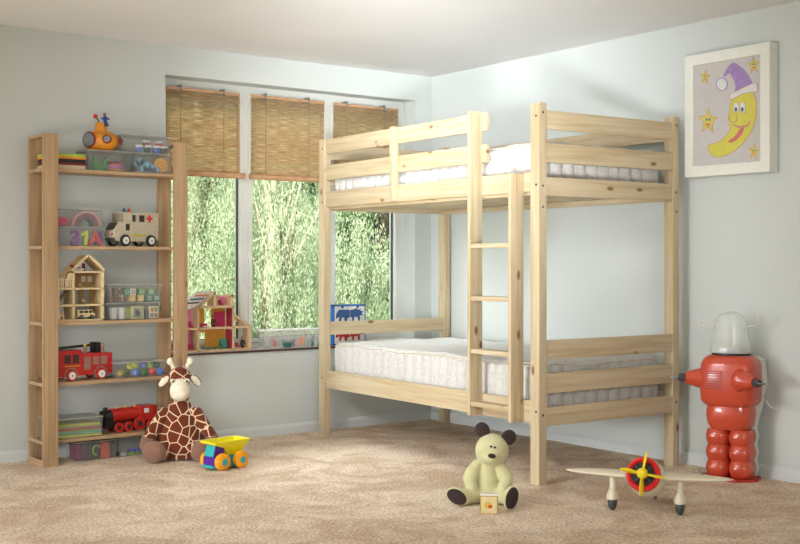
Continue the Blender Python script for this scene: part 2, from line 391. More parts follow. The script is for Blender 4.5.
def broad(name, u, D, R, Ht, nc, seed, label, m_, kind='tree', group=None, ls=.05, per=260, cr=(.35, .7)):
    r = random.Random(seed); base = out_point(u, D); t = thing(name, label, kind, base, 0, group)
    m = MB(); m.tube([(0, 0, 0), (.05, 0, Ht*.35), (0, .1, Ht*.7), (0, 0, Ht*.92)], [.22, .18, .1, .03], 10)
    data = []
    for i in range(nc):
        v = rv(r); q = r.uniform(.35, 1)**.5; c = Vector((v.x*R*q, v.y*R*q, Ht*.52+v.z*Ht*.46*q)); s = r.uniform(*cr)
        if i < 24: m.tube([(0, 0, max(.3, c.z-.9)), (c.x*.5, c.y*.5, c.z-.3), tuple(c)], [.05, .03, .01], 6)
        for k in range(per):
            p = rv(r); p = Vector((p.x, p.y, p.z*.75))*s*r.uniform(.55, 1.05); d = rv(r)*ls*r.uniform(.6, 1.2); wv = d.cross(rv(r)).normalized()*ls*.5
            data.append((c+p, d, wv))
    m.build('trunk', 'bark_dark', t); leaves_mesh('foliage', data, m_, t); return t
willow(200, 16.3, 2.0, 7.6, 210, 1, 'pale weeping willow seen through the left window light')
willow(280, 12.3, 1.25, 6.6, 120, 2, 'pale weeping willow seen through the middle window light')
broad('oak_tree', 385, 20.5, 2.4, 8.0, 120, 3, 'light green leafy oak seen through the right window light', 'oak_leaf', ls=.034, per=700, cr=(.3, .6))
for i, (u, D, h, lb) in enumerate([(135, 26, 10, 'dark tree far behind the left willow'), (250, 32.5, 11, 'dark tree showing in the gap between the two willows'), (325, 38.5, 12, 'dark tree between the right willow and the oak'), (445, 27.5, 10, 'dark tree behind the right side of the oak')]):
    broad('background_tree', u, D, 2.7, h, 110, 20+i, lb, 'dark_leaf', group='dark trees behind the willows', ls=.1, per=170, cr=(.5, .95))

# ============================================================ BUNK BED
BO = (-.93125, -.17634, 0); BTH = radians(-92.03); BL, BW, BH = 1.8675, .872, 1.718
bed = thing('bunk_bed', 'natural pine bunk bed with fixed ladder standing in front of the window corner', 'bed', BO, BTH)
PT, PD = .06, .045
def bpart(name, p, q, ax, bev=.004, label=None, mm=None):
    o = MB().b2(p, q, bev=bev).build(name, mm or PINE[ax], bed)
    if label: o['label'] = label
    return o
bolts = []
for s0, s1 in ((-PT, 0), (BL-PT, BL)):
    for t0 in (0, BW):
        p = bpart('post', (s0, t0, 0), (s1, t0+PD, BH), 2)
        for z in (1.66, 1.35, .33): MB().cyl(((s0+s1)/2+.01, t0-.002, z), ((s0+s1)/2+.01, t0+.004, z), .006, n=10).build('bolt', 'bolt', p)
        if s1 == BL:
            for z in (1.675, 1.345, 1.25, .315): MB().cyl((s1-.004, t0+PD/2, z), (s1+.002, t0+PD/2, z), .006, n=10).build('bolt', 'bolt', p)
G1, G2, G3 = (1.630, 1.715), (1.478, 1.565), (1.322, 1.412)
E1, E2, E3, E4, E5, E6 = (1.602, 1.687), (1.451, 1.539), (1.302, 1.386), (.563, .65), (.41, .50), (.262, .348)
# ladder side
bpart('guard_rail', (0, .012, G1[0]), (1.478, .032, G1[1]), 0); bpart('guard_rail', (0, .012, G2[0]), (1.478, .032, G2[1]), 0)
bpart('side_rail', (0, .012, G3[0]), (BL-PT, .032, G3[1]), 0); bpart('side_rail', (0, .012, .272), (BL-PT, .032, .375), 0)
bpart('guard_upright', (.715, -.026, 1.325), (.745, .012, 1.717), 2)
# wall side
bpart('guard_rail', (0, BW+.012, 1.60), (BL-PT, BW+.032, 1.687), 0)
bpart('side_rail', (0, BW+.012, E3[0]), (BL-PT, BW+.032, E3[1]), 0); bpart('side_rail', (0, BW+.012, .272), (BL-PT, BW+.032, .365), 0)
# foot end and head end
for (a, b) in (E1, E2, E3, E4, E5, E6): bpart('end_rail', (BL-.026, PD, a), (BL-.004, BW, b), 1)
for (a, b) in (E1, E2, E3, (.578, .655), E6): bpart('end_rail', (-.03, PD, a), (-.008, BW, b), 1)
# slats and their ledgers
for zt in (1.345, .322):
    for t0 in (.032, BW-.008): bpart('ledger', (0, t0, zt-.038), (BL-PT, t0+.02, zt-.016), 0, .002)
    for k in range(13):
        s_ = .04+k*.138; bpart('slat', (s_, .034, zt-.0155), (s_+.07, BW+.01, zt), 1, .002)
# ladder
for s_, zt in ((1.428, 1.72), (1.728, 1.405)): 
    bpart('ladder_stile', (s_, -.064, .272), (s_+.021, .0115, zt), 2)
for z in (1.09, .842, .592, .342):
    bpart('rung', (1.449, -.06, z-.022), (1.728, .004, z), 0)

def mattress(loc_z, h, label, seed, wob):
    r = random.Random(seed); root = thing('mattress', label, 'mattress', (0, 0, 0), 0, 'quilted white mattresses')
    c = Matrix.Rotation(BTH, 4, 'Z'); root.location = Vector(BO)+c @ Vector((0, 0, loc_z)); root.rotation_euler = (0, 0, BTH)
    s0, s1, t0, t1 = .006, BL-.08, .064, BW-.012; rad = .05
    # perimeter
    per = []; 
    def seg(p, q, nx, ny):
        L_ = math.hypot(q[0]-p[0], q[1]-p[1]); n = max(2, int(L_/.0065))
        for i in range(n): f = i/n; per.append((p[0]+(q[0]-p[0])*f, p[1]+(q[1]-p[1])*f, nx, ny))
    def arc(cx, cy, a0):
        for i in range(6): a = a0+(pi/2)*i/6; per.append((cx+rad*cos(a), cy+rad*sin(a), cos(a), sin(a)))
    seg((s0+rad, t0), (s1-rad, t0), 0, -1); arc(s1-rad, t0+rad, -pi/2); seg((s1, t0+rad), (s1, t1-rad), 1, 0); arc(s1-rad, t1-rad, 0)
    seg((s1-rad, t1), (s0+rad, t1), 0, 1); arc(s0+rad, t1-rad, pi/2); seg((s0, t1-rad), (s0, t0+rad), -1, 0); arc(s0+rad, t0+rad, pi)
    L_ = [0]
    for a, b in zip(per, per[1:]+per[:1]): L_.append(L_[-1]+math.hypot(a[0]-b[0], a[1]-b[1]))
    tot = L_[-1]; ns = round(tot/.074); m = MB(); rings = []
    prof = [(-.03, 0), (-.004, .006), (0, .02), (.004, .05), (.006, .45), (.006, .55), (.003, .9), (0, .955), (-.006, .985)]
    topz = lambda x, y: .006*sin(x*9+seed)*sin(y*11)+.004*sin(x*23+2)*sin(y*19+1)+wob*.008*sin(x*4+1)
    for off, f in prof:
        ring = []
        for i, (x, y, nx, ny) in enumerate(per):
            ph = (L_[i]/tot*ns) % 1; side = 1 if .03 < f < .93 else 0
            bul = side*(.026*abs(sin(pi*ph))**.5-.016)+side*wob*.003*sin(9*f+(L_[i]/tot*ns)//1*2.3+4*ph)
            z = f*h+(topz(x, y)*f**2)
            ring.append(m.bm.verts.new((x+nx*(off+bul), y+ny*(off+bul), z)))
        rings.append(ring)
    cx, cy = (s0+s1)/2, (t0+t1)/2
    for q in (.985, .94, .85, .72, .56, .38, .2):
        ring = []
        for (x, y, nx, ny) in per:
            xx = cx+(x-cx)*q; yy = cy+(y-cy)*q
            qx = abs(sin(xx*pi/.14)*sin(yy*pi/.14))
            ring.append(m.bm.verts.new((xx, yy, h+.006*min(1, (1-q)*12)+topz(xx, yy)+.004*qx)))
        rings.append(ring)
    m._rings(rings, None); m.build('cover', 'mattress', root)
    mp = MB(); pts = [(x+nx*.003, y+ny*.003, h*.95+topz(x, y)) for (x, y, nx, ny) in per[::2]]
    mp.tube(pts, .0045, 6, True); mp.build('piping', 'piping', root)
    mp = MB(); pts = [(x+nx*.001, y+ny*.001, h*.05) for (x, y, nx, ny) in per[::2]]
    mp.tube(pts, .004, 6, True); mp.build('piping', 'piping', root)
    return root
def matt():
    m = bpy.data.materials.new('mattress'); m.use_nodes = True; N = m.node_tree.nodes; L = m.node_tree.links
    b = N['Principled BSDF']; b.inputs['Roughness'].default_value = .75; b.inputs['Sheen Weight'].default_value = .2
    tc = N.new('ShaderNodeTexCoord'); v = N.new('ShaderNodeTexNoise'); v.inputs['Scale'].default_value = 14; v.inputs['Detail'].default_value = 1; v.inputs['Distortion'].default_value = 2.5
    L.new(tc.outputs['Object'], v.inputs[0]); rp = N.new('ShaderNodeValToRGB')
    E = rp.color_ramp.elements; E[0].position = .44; E[0].color = srgb((206, 203, 198)); E[1].position = .5; E[1].color = srgb((192, 188, 181)); e = E.new(.56); e.color = srgb((206, 203, 198))
    L.new(v.outputs['Fac'], rp.inputs[0]); L.new(rp.outputs[0], b.inputs['Base Color'])
    bp = N.new('ShaderNodeBump'); bp.inputs['Strength'].default_value = .25; bp.inputs['Distance'].default_value = .004; L.new(rp.outputs[0], bp.inputs['Height']); L.new(bp.outputs[0], b.inputs['Normal'])
    M['mattress'] = m
matt(); mat('piping', (206, 198, 182), .7)
mattress(1.345, .198, 'white quilted mattress on the top bunk', 3, 1)
mattress(.322, .212, 'white quilted mattress on the bottom bunk', 5, 0)

# ============================================================ SHELF UNIT
sx0, sx1 = -2.611, -1.838; HS = 1.632
shelf = thing('shelf_unit', 'open oak shelf unit of five shelves against the window wall', 'shelf unit', ((sx0+sx1)/2, -.14, 0))
cx_ = (sx0+sx1)/2; hw = (sx1-sx0)/2
SZ = [1.465, 1.083, .706, .408, .125]
for sx in (-1, 1):
    for (y0, y1) in ((-.115, -.095), (.085, .105)):
        a, b = (-hw, -hw+.075) if sx < 0 else (hw-.075, hw)
        MB().b2((a, y0, 0), (b, y1, HS), bev=.0015).build('post', OAK[2], shelf)
    a, b = (-hw, -hw+.018) if sx < 0 else (hw-.018, hw)
    MB().b2((a, -.095, HS-.016), (b, .085, HS), bev=.001).build('end_rail', OAK[1], shelf)
    MB().b2((a, -.095, 0), (b, .085, .03), bev=.001).build('end_rail', OAK[1], shelf)
for z in SZ: MB().b2((-hw, -.095, z-.017), (hw, .085, z), bev=.001).build('shelf', OAK[0], shelf)
YF = -.225   # front of the things on the shelves
def solid(name, label, cat, color, u0, u1, z0, z1, y0=YF, y1=-.08, group=None, bev=.002, rough=.5, jitter=0):
    xa, xb = XA(u0, y0), XA(u1, y0); mname = 'col_%d_%d_%d' % color; mat(mname, color, rough)
    return single(MB().b2((-(xb-xa)/2, 0, 0), ((xb-xa)/2, y1-y0, z1-z0), bev=bev), name, mname, label, cat, ((xa+xb)/2, y0, z0), jitter, group)
def tubbox(label, u0, u1, z0, z1, y0=YF, y1=-.06, taper=.012, lid=True, m1='clear_plastic', m2='clear_lid', group='clear plastic storage boxes', cat='storage box', rz=0, xx=None, name='storage_box'):
    xa, xb = xx or (XA(u0, y0), XA(u1, y0)); yc = (y0+y1)/2; t = thing(name, label, cat, ((xa+xb)/2, yc, z0), rz, group)
    hx, hy, h = (xb-xa)/2, (y1-y0)/2, z1-z0; th = .0022; hh = h-(.006 if lid else 0)
    m = MB(); o = []
    for (z, sx, sy) in ((0, hx-taper, hy-taper*.6), (hh, hx-.003, hy-.003)): o.append((z, sx, sy))
    def ring(z, a, b): return [m.bm.verts.new((x*a, y*b, z)) for x, y in ((-1, -1), (1, -1), (1, 1), (-1, 1))]
    A = ring(0, o[0][1], o[0][2]); B = ring(hh, o[1][1], o[1][2]); C_ = ring(hh, o[1][1]-th, o[1][2]-th); D_ = ring(th, o[0][1]-th, o[0][2]-th)
    for P, Q in ((A, B), (B, C_), (C_, D_)):
        for i in range(4): m.bm.faces.new((P[i], P[(i+1) % 4], Q[(i+1) % 4], Q[i]))
    m.bm.faces.new(A[::-1]); m.bm.faces.new(D_); m.build('tub', m1, t, smooth=False)
    m = MB()
    if lid: m.b2((-hx, -hy, hh), (hx, hy, h), bev=.002); m.build('lid', m2, t)
    else:
        e = .006
        m.b2((-hx-.001, -hy-.001, hh-e), (hx+.001, -hy+.003, hh+.001)).b2((-hx-.001, hy-.003, hh-e), (hx+.001, hy+.001, hh+.001)).b2((-hx-.001, -hy, hh-e), (-hx+.003, hy, hh+.001)).b2((hx-.003, -hy, hh-e), (hx+.001, hy, hh+.001)); m.build('rim', m2, t)
    return t
def wheel(parent, x, y, z, r, wd, tire, hub, n=26, ring=None, hr=.55, side=-1):
    wn = MB().lathe([(r*.5, -wd/2), (r*.93, -wd/2), (r, -wd*.32), (r, wd*.32), (r*.93, wd/2), (r*.5, wd/2)], Matrix.Translation((x, y, z)) @ Matrix.Rotation(pi/2, 4, 'X'), n).build('wheel', tire, parent)
    MB().lathe([(r*hr, -wd/2-.002), (r*hr, wd/2+.002)], Matrix.Translation((x, y, z)) @ Matrix.Rotation(pi/2, 4, 'X'), n).build('hub', hub, wn)
    MB().cyl((x, y-wd/2-.004, z), (x, y+wd/2+.004, z), r*.13, n=8).build('axle_cap', 'dark_grey', wn)
    return wn

# ---- top shelf
z = SZ[0]
bk = [((196, 178, 140), .020, 'cream game box, lowest of the pile on the top shelf'), ((110, 30, 28), .012, 'dark red game box in the pile on the top shelf'),
      ((34, 26, 24), .019, 'black game box in the pile on the top shelf'), ((226, 140, 50), .011, 'orange board book, second from top in the pile on the top shelf'), ((170, 196, 60), .014, 'lime green board book on top of the pile on the top shelf')]
for i, (c, h, lb) in enumerate(bk):
    solid('game_box' if i < 3 else 'board_book', lb, 'game' if i < 3 else 'book', c, 48, 85.5+.6*(i % 2), z, z+h, YF+.004*(i % 3), -.07, 'games and books piled on the top shelf'); z += h
z = SZ[0]; zA = ZA(110, 150.5, YF)
tubbox('clear plastic box under the orange submarine', 87.5, 133, z, zA, taper=.014)
tubbox('clear plastic box with the cloud and the sun, below the paint pots', 134.5, 171, z, zA, taper=.01)
tubbox('clear plastic box of paint pots, topmost at the right of the top shelf', 122, 171.5, zA+.001, ZA(150, 135.5, YF), taper=.008)
# green toy with two pointed ears
yin = YF+.02
mat('felt_green', (48, 140, 58), .8)
m = MB(); m.prism([(-.034, 0), (.03, 0), (.036, .03), (.042, .072), (.018, .05), (.004, .03), (-.012, .05), (-.03, .076), (-.04, .04)], -.012, .012)
single(m, 'felt_toy', 'felt_green', 'green felt toy with two pointed ears inside the box under the submarine', 'toy', (XA(101, yin), yin+.02, z+.003))
for i, (c, nm) in enumerate((((236, 170, 60), 'amber'), ((196, 110, 200), 'violet'), ((232, 120, 130), 'pink'), ((120, 50, 60), 'dark red'))):
    mat('ring%d' % i, c, .45)
    single(MB().lathe([(.012, 0), (.05-.004*i, 0), (.055-.004*i, .006), (.05-.004*i, .0125), (.012, .0125)], n=28), 'stacking_ring', 'ring%d' % i, '%s stacking ring in the box under the submarine' % nm, 'toy', (XA(114, -.155), -.155, z+.003+.013*i), 0, 'stacking rings in the clear box')
def cloud(u, v0, c, y, label, s=1):
    nm = 'cl_%d' % c[0]; mat(nm, c, .6); m = MB()
    for a, b, r_ in ((-.034, .018, .018), (-.014, .03, .024), (.012, .026, .02), (.034, .016, .016)): m.cyl((a*s, 0, b*s), (a*s, .008, b*s), r_*s, n=24)
    m.b2((-.036*s, 0, 0), (.036*s, .008, .02*s)); mm = [nm]
    o = single(m, 'toy_cloud', nm, label, 'toy', (XA(u, y), y, v0))
    m = MB(); m.tube([(-.007*s+.014*s*k/6, -.001, (.017-.006*sin(pi*k/6))*s) for k in range(7)], .0012, 6)
    for q in (-.01, .01): m.ball((q*s, -.001, .024*s), .002, n=8)
    m.build('face', 'dark_grey', o)
cloud(150, z+.003, (132, 196, 228), yin-.004, 'light blue cloud shape with a smiling face in the clear box')
cloud(142, z+.035, (96, 160, 200), yin+.02, 'darker blue cloud shape behind the smiling cloud', .85)
mat('sun_yellow', (236, 180, 40), .5); m = MB()
pts = [(( .033 if k % 2 else .043)*cos(2*pi*k/24), .043+(.033 if k % 2 else .043)*sin(2*pi*k/24)) for k in range(24)]
m.prism(pts, 0, .008); o = single(m, 'toy_sun', 'sun_yellow', 'yellow sun shape with pointed rays in the clear box', 'toy', (XA(161.5, yin), yin+.006, z+.003))
mat('orange_face', (224, 120, 40), .5); MB().torus((0, -.001, .043), .02, .002, (0, 1, 0)).build('ring', 'orange_face', o); MB().ball((0, -.001, .043), (.005, .003, .006), n=10).build('nose', 'orange_face', o)
zc = zA+.004
mat('pot_w', (230, 230, 228), .4)
def pot(u, z0, c, label, y=yin):
    nm = 'pot_%d_%d' % (c[0], c[1]); mat(nm, c, .35)
    o = single(MB().lathe([(.016, 0), (.018, .004), (.0195, .026)], n=24), 'paint_pot', nm, label, 'paint pot', (XA(u, y), y+.012, z0), 0, 'paint pots in the clear box')
    MB().lathe([(.021, .026), (.021, .036), (.018, .038)], n=24).build('lid', 'pot_w', o)
pot(140.5, zc, (70, 120, 205), 'light blue paint pot, first from the left in the front row'); pot(149, zc, (34, 62, 44), 'dark green paint pot in the front row')
pot(157.3, zc, (52, 88, 200), 'royal blue paint pot in the front row'); pot(164.8, zc, (28, 28, 36), 'black paint pot at the right end of the front row')
pot(147, zc+.03, (190, 40, 74), 'crimson paint pot raised behind the dark green one', yin+.05); pot(160, zc+.03, (212, 62, 40), 'scarlet paint pot raised behind the royal blue one', yin+.05)
# submarine
mat('sub_orange', (222, 140, 30), .4, noise=.08); mat('sub_red', (130, 40, 24), .45); mat('sub_glass', (120, 128, 130), .15); mat('blue_cloth', (40, 70, 140), .7); mat('red_ball', (200, 36, 36), .35); mat('stalk', (30, 66, 44), .6); mat('skin_toy', (150, 104, 84), .6)
ys = -.15; k = 1/(FPX/((ys-CAM[1])/ray(101, 140)[1]))
sub = thing('toy_submarine', 'round orange toy submarine with a diver on top, standing on the clear box', 'toy submarine', (XA(101, ys), ys, zA+.001), radians(-24))
bx_ = MB(); bx_.loft([(0, .05, .03, 0, 0, 2), (.008, .066, .042, 0, 0, 2.2), (.03, .086, .054, 0, 0, 2), (.055, .09, .058, 0, 0, 2), (.08, .08, .052, 0, 0, 2), (.098, .052, .034, 0, 0, 2), (.104, .03, .02, 0, 0, 2)]); bx_.build('hull', 'sub_orange', sub)
MB().lathe([(.034, .09), (.03, .13), (.027, .142), (.02, .146)]).build('tower', 'sub_orange', sub)
for (c, R_, ax) in (((-.058, -.036, .055), .036, (-.62, -.78, 0)), ((.03, -.053, .058), .018, (.1, -1, 0))):
    o = MB().torus(c, R_, .006, ax).build('porthole', 'sub_red', sub); a = Vector(ax).normalized(); c = Vector(c); MB().cyl(c-a*.012, c+a*.007, R_-.002).build('porthole_glass', 'sub_glass', o)
m = MB(); 
for q in range(4): a = q*pi/2+.4; m.box((.1, .016*cos(a), .055+.016*sin(a)), (.006, .018 if q % 2 == 0 else .012, .026), (a, 0, .3), .002)
m.cyl((.08, 0, .055), (.112, 0, .055), .008); m.build('propeller', 'sub_red', sub)
MB().tube([(-.01, 0, .14), (-.014, 0, .16), (-.024, 0, .174)], .004).build('periscope_stalk', 'stalk', sub); MB().ball((-.028, 0, .178), .012).build('periscope_ball', 'red_ball', sub)
dv = thing('toy_diver', 'small blue-suited toy diver sitting on the submarine tower', 'toy figure', tuple(sub.location+Vector((.018, -.01, .147))), radians(-24))
m = MB(); m.ball((0, 0, .018), (.011, .01, .017)).cyl((.003, -.006, .008), (.015, -.012, -.018), .0055, .005, n=10).cyl((-.004, -.006, .008), (.002, -.022, -.02), .0055, .005, n=10).cyl((.004, 0, .026), (.02, -.01, .016), .004, n=8).cyl((-.004, 0, .026), (-.02, -.006, .018), .004, n=8); m.build('body', 'blue_cloth', dv); MB().ball((-.002, -.003, .04), (.0085, .0085, .0095)).build('head', 'skin_toy', dv)

# ---- second shelf
z = SZ[1]
tubbox('clear plastic tub holding foam numbers and a letter', 56, 106.5, z, ZA(80, 226.5, YF), taper=.006)
def glyph(ch, size, depth):
    cu = bpy.data.curves.new('glyph', 'FONT'); cu.body = ch; cu.size = size; cu.extrude = depth/2; cu.offset = size*.035; cu.align_x = 'CENTER'
    ob = bpy.data.objects.new('glyph', cu); COL.objects.link(ob); bpy.context.view_layer.update()
    me = bpy.data.meshes.new_from_object(ob.evaluated_get(bpy.context.evaluated_depsgraph_get())); bpy.data.objects.remove(ob)
    me.transform(Matrix.Rotation(pi/2, 4, 'X')); return me
def one_mesh(ch):
    if ch == '+':
        m = MB().box((0, 0, .036), (.044, .012, .07), bev=.005); me = bpy.data.meshes.new('foam'); m.bm.to_mesh(me); m.bm.free(); return me
    m = MB().prism([(-.004, 0), (.011, 0), (.017, .074), (.004, .074), (-.02, .056), (-.018, .044), (-.0, .054)], -.006, .006)
    me = bpy.data.meshes.new('foam'); bmesh.ops.recalc_face_normals(m.bm, faces=m.bm.faces); m.bm.to_mesh(me); m.bm.free(); return me
for ch, u, c, dy, lb, nm in (('3', 75, (120, 40, 150), .006, 'purple foam number 3 in the clear tub', 'foam_number'), ('1', 84.5, (212, 214, 40), .004, 'yellow foam number 1 in the clear tub', 'foam_number'), ('A', 95, (206, 44, 34), .008, 'red foam letter A in the clear tub', 'foam_letter'), ('+', 99.5, (110, 60, 150), .024, 'purple foam shape behind the red letter A', 'foam_shape'), ('+', 90, (50, 140, 170), .03, 'teal foam shape behind the yellow number', 'foam_shape')):
    me = glyph(ch, .105 if dy < .02 else .1, .012) if ch in '3A' else one_mesh(ch); k_ = 'foam_%d_%d' % (c[0], c[1]); mat(k_, c, .7); me.materials.append(M[k_]); me.name = nm
    o = bpy.data.objects.new(nm, me); COL.objects.link(o); o.location = (XA(u, yin), YF+.012+dy, z+.004); tag(o, lb, nm.replace('_', ' '))
zt = ZA(80, 226.5, YF)+.001
tubbox('clear plastic bin with a rainbow arch, on top of the foam letter tub', 57, 105, zt, ZA(85, 208.5, YF), y0=YF+.006, taper=.012, name='storage_box')
rb = thing('toy_rainbow', 'pink and grey nesting rainbow arch in the upper clear bin', 'toy', (XA(86.3, YF+.035), YF+.03, zt+.004))
for i, (R_, c) in enumerate((((.074, .066), (238, 178, 168)), ((.065, .055), (150, 84, 96)), ((.054, .044), (130, 70, 90)), ((.043, .032), (84, 84, 92)))):
    k_ = 'arc%d' % i; mat(k_, c, .55); n = 20
    MB().prism([(R_[0]*cos(pi*j/n), R_[0]*sin(pi*j/n)) for j in range(n+1)]+[(R_[1]*cos(pi-pi*j/n), R_[1]*sin(pi-pi*j/n)) for j in range(n+1)], 0, .05).build('arch', k_, rb)
solid('toy_cushion', 'bright pink soft block at the left of the rainbow arch', 'toy', (222, 40, 96), 56, 68, zt+.004, zt+.045, YF+.03, -.1, bev=.01)
# ambulance
mat('amb_wood', (196, 186, 162), .55, noise=.06, nscale=40); mat('amb_front', (150, 138, 116), .55); mat('red_cross', (214, 40, 34), .45); mat('yellow_print', (206, 188, 70), .6); mat('lamp_blue', (36, 92, 130), .3); mat('lamp_red', (214, 60, 36), .3); mat('tyre', (34, 34, 34), .7); mat('win_dark', (52, 44, 38), .4)
am = thing('toy_ambulance', 'cream wooden toy ambulance with a red cross on the second shelf', 'toy ambulance', (-2.105, -.138, z), radians(14))
am.scale = (1.1, 1.0, 1.12)
hy = .048
body = [(-.128, .03), (-.128, .07), (-.095, .112), (-.075, .112), (-.075, .158), (.128, .158), (.128, .03), (.1, .024), (-.1, .024)]
MB().prism(body, -hy, hy).build('body', 'amb_wood', am)
MB().box((-.1125, 0, .093), (.003, .066, .04), (0, radians(38), 0)).build('windscreen', 'win_dark', am)
MB().b2((-.131, -hy-.002, .026), (-.127, hy+.002, .04), bev=.001).build('bumper', 'dark_grey', am)
for y_, mm in ((-.03, 'lamp_red'), (.03, 'black')): MB().cyl((-.131, y_, .056), (-.127, y_, .056), .006).build('headlight', mm, am)
for a, b, c_, d_ in ((-.064, -.042, .074, .104), (-.026, -.008, .115, .146), (.014, .044, .115, .146)): MB().b2((a, -hy-.0015, c_), (b, -hy+.002, d_)).build('side_window', 'win_dark', am)
MB().b2((-.08, -hy+.004, .114), (-.076, hy-.004, .154)).build('box_front', 'amb_front', am)
MB().prism([(x*.0055+.075, zz*.0055+.131) for x, zz in ((-1, -3), (1, -3), (1, -1), (3, -1), (3, 1), (1, 1), (1, 3), (-1, 3), (-1, 1), (-3, 1), (-3, -1), (-1, -1))], -hy-.002, -hy+.001).build('red_cross', 'red_cross', am)
m = MB()
for i in range(9): m.box((-.022+i*.009, -hy-.0008, .05+.004*(i % 2)), (.008, .002, .009), (0, .3*(-1)**i, 0))
m.build('yellow_print', 'yellow_print', am)
for x_, mm in ((-.055, 'lamp_blue'), (-.026, 'lamp_red')): MB().lathe([(.009, .158), (.009, .168), (.006, .175), (.001, .178)], Matrix.Translation((x_, -.02, 0))).build('roof_lamp', mm, am)
for x_ in (-.07, .08):
    for y_ in (-hy-.004, hy+.004): wheel(am, x_, y_, .0275, .0275, .014, 'tyre', 'white', hr=.62)

# ---- third shelf
z = SZ[2]
dh = thing('doll_house', 'pale birch open doll house with a gable on the third shelf', 'doll house', (XA(82.5, -.215), -.13, z), 0)
q = 1/200.; fy = -.075; by = .055; F0, F1, F2 = -.1225, -.045, .118    # left side, tower wall, right wall
levels = [0, .075, .158, .242]; th = .009
for x_ in (F1, F2-th): MB().b2((x_, fy, 0), (x_+th, by, .255), bev=.001).build('wall', toywood, dh)
MB().b2((F0, fy, 0), (F0+th, by, .158), bev=.001).build('wall', toywood, dh)
for i, l in enumerate(levels): MB().b2((F0 if i < 3 else F1, fy, l), (F2, by, l+th), bev=.001).build('floor_board', toywood, dh)
ap = ((F1+F2)/2, .326)
def slab(p, q_, t_, y0, y1, name, mm):
    dx, dz = q_[0]-p[0], q_[1]-p[1]; l = math.hypot(dx, dz); n_ = (-dz/l*t_, dx/l*t_)
    return MB().prism([p, q_, (q_[0]+n_[0], q_[1]+n_[1]), (p[0]+n_[0], p[1]+n_[1])], y0, y1).build(name, mm, dh)
slab((F1, .25), ap, .011, fy, fy+.012, 'gable_beam', toywood); slab(ap, (F2, .25), .011, fy, fy+.012, 'gable_beam', toywood)
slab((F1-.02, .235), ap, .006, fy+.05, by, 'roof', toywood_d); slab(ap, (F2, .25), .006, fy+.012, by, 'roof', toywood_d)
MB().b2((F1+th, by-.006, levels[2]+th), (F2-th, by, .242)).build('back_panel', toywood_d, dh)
m = MB(); [m.b2((x_, by-.008, .195), (x_+.022, by-.0055, .225)) for x_ in (.045, .08)]; m.build('back_window', 'white', dh)
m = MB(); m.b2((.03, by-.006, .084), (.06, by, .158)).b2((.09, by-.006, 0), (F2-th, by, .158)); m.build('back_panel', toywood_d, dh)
m = MB()
for i in range(7): m.b2((F0+.004+i*.0115, fy, .167), (F0+.0085+i*.0115, fy+.005, .208))
m.b2((F0, fy, .206), (F1, fy+.007, .214)).b2((F0, fy, .167), (F0+.005, by, .17)); m.build('balcony_rail', toywood, dh)
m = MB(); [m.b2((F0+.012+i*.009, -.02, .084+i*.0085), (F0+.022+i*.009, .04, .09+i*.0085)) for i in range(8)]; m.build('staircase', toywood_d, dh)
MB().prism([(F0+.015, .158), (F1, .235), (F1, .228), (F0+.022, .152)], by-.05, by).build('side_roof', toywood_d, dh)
def place_in(root, lx, ly, lz): return (root.location.x+lx, root.location.y+ly, root.location.z+lz)
# furniture in the birch house
def chair_mb(s):
    return MB().b2((-.5*s, -.5*s, .45*s), (.5*s, .5*s, .55*s)).b2((-.5*s, .4*s, .5*s), (.5*s, .5*s, 1.3*s)).b2((-.5*s, -.5*s, 0), (-.4*s, -.4*s, .5*s)).b2((.4*s, -.5*s, 0), (.5*s, -.4*s, .5*s)).b2((-.5*s, .4*s, 0), (-.4*s, .5*s, .5*s)).b2((.4*s, .4*s, 0), (.5*s, .5*s, .5*s))
for i, (x_, lv, lb) in enumerate(((-.02, 1, 'tiny birch chair on the middle floor of the birch doll house'), (.035, 1, 'tiny birch chair by the back wall of the middle floor'), (.02, 2, 'tiny birch chair on the upper floor of the birch doll house'))):
    single(chair_mb(.018), 'doll_chair', toywood, lb, 'doll chair', place_in(dh, x_, -.02, levels[lv]+th+.0005), .3*i, 'tiny chairs in the birch doll house')
mat('doll_red', (130, 28, 30), .6)
o = thing('doll_bed', 'tiny dark red doll bed under the gable of the birch house', 'doll bed', place_in(dh, .0, -.02, .2515))
m = MB().b2((-.03, -.015, .004), (.03, .015, .012)); m.build('base', 'white', o)
m = MB().b2((-.034, -.016, 0), (-.029, .016, .032)).b2((.029, -.016, 0), (.034, .016, .038)); m.build('headboard', 'doll_red', o); MB().b2((-.028, -.015, .012), (.01, .015, .018), bev=.003).build('blanket', 'doll_red', o)
o = thing('toy_car', 'tiny birch jeep parked in the ground floor of the birch doll house', 'toy car', place_in(dh, .03, -.045, th+.0005))
MB().prism([(-.045, .01), (-.045, .03), (-.04, .046), (.032, .046), (.036, .03), (.046, .026), (.046, .01)], -.014, .014).build('body', toywood, o)
for a, b in ((-.036, -.016), (-.011, .009), (.014, .03)): MB().b2((a, -.0152, .03), (b, -.013, .042)).build('window', 'win_dark', o)
for x_ in (-.026, .028): 
    for y_ in (-.016, .016): wheel(o, x_, y_, .011, .011, .006, 'tyre', 'steel', n=14)
m = MB().prism([(-.014, 0), (-.014, .022), (0, .034), (.014, .022), (.014, 0), (.006, 0), (.006, .014), (0, .018), (-.006, .014), (-.006, 0)], -.012, .012)
single(m, 'dog_kennel', toywood, 'tiny birch kennel in the lower left room of the birch doll house', 'doll house toy', place_in(dh, -.095, -.04, th+.0005))
zF = ZA(130, 302.5, YF)
tubbox('clear plastic box of picture cards, lower of the pair beside the doll house', 108, 162, z, zF, taper=.018)
tubbox('clear plastic box of building blocks, upper of the pair beside the doll house', 108, 163, zF+.001, ZA(130, 284, YF), taper=.016)
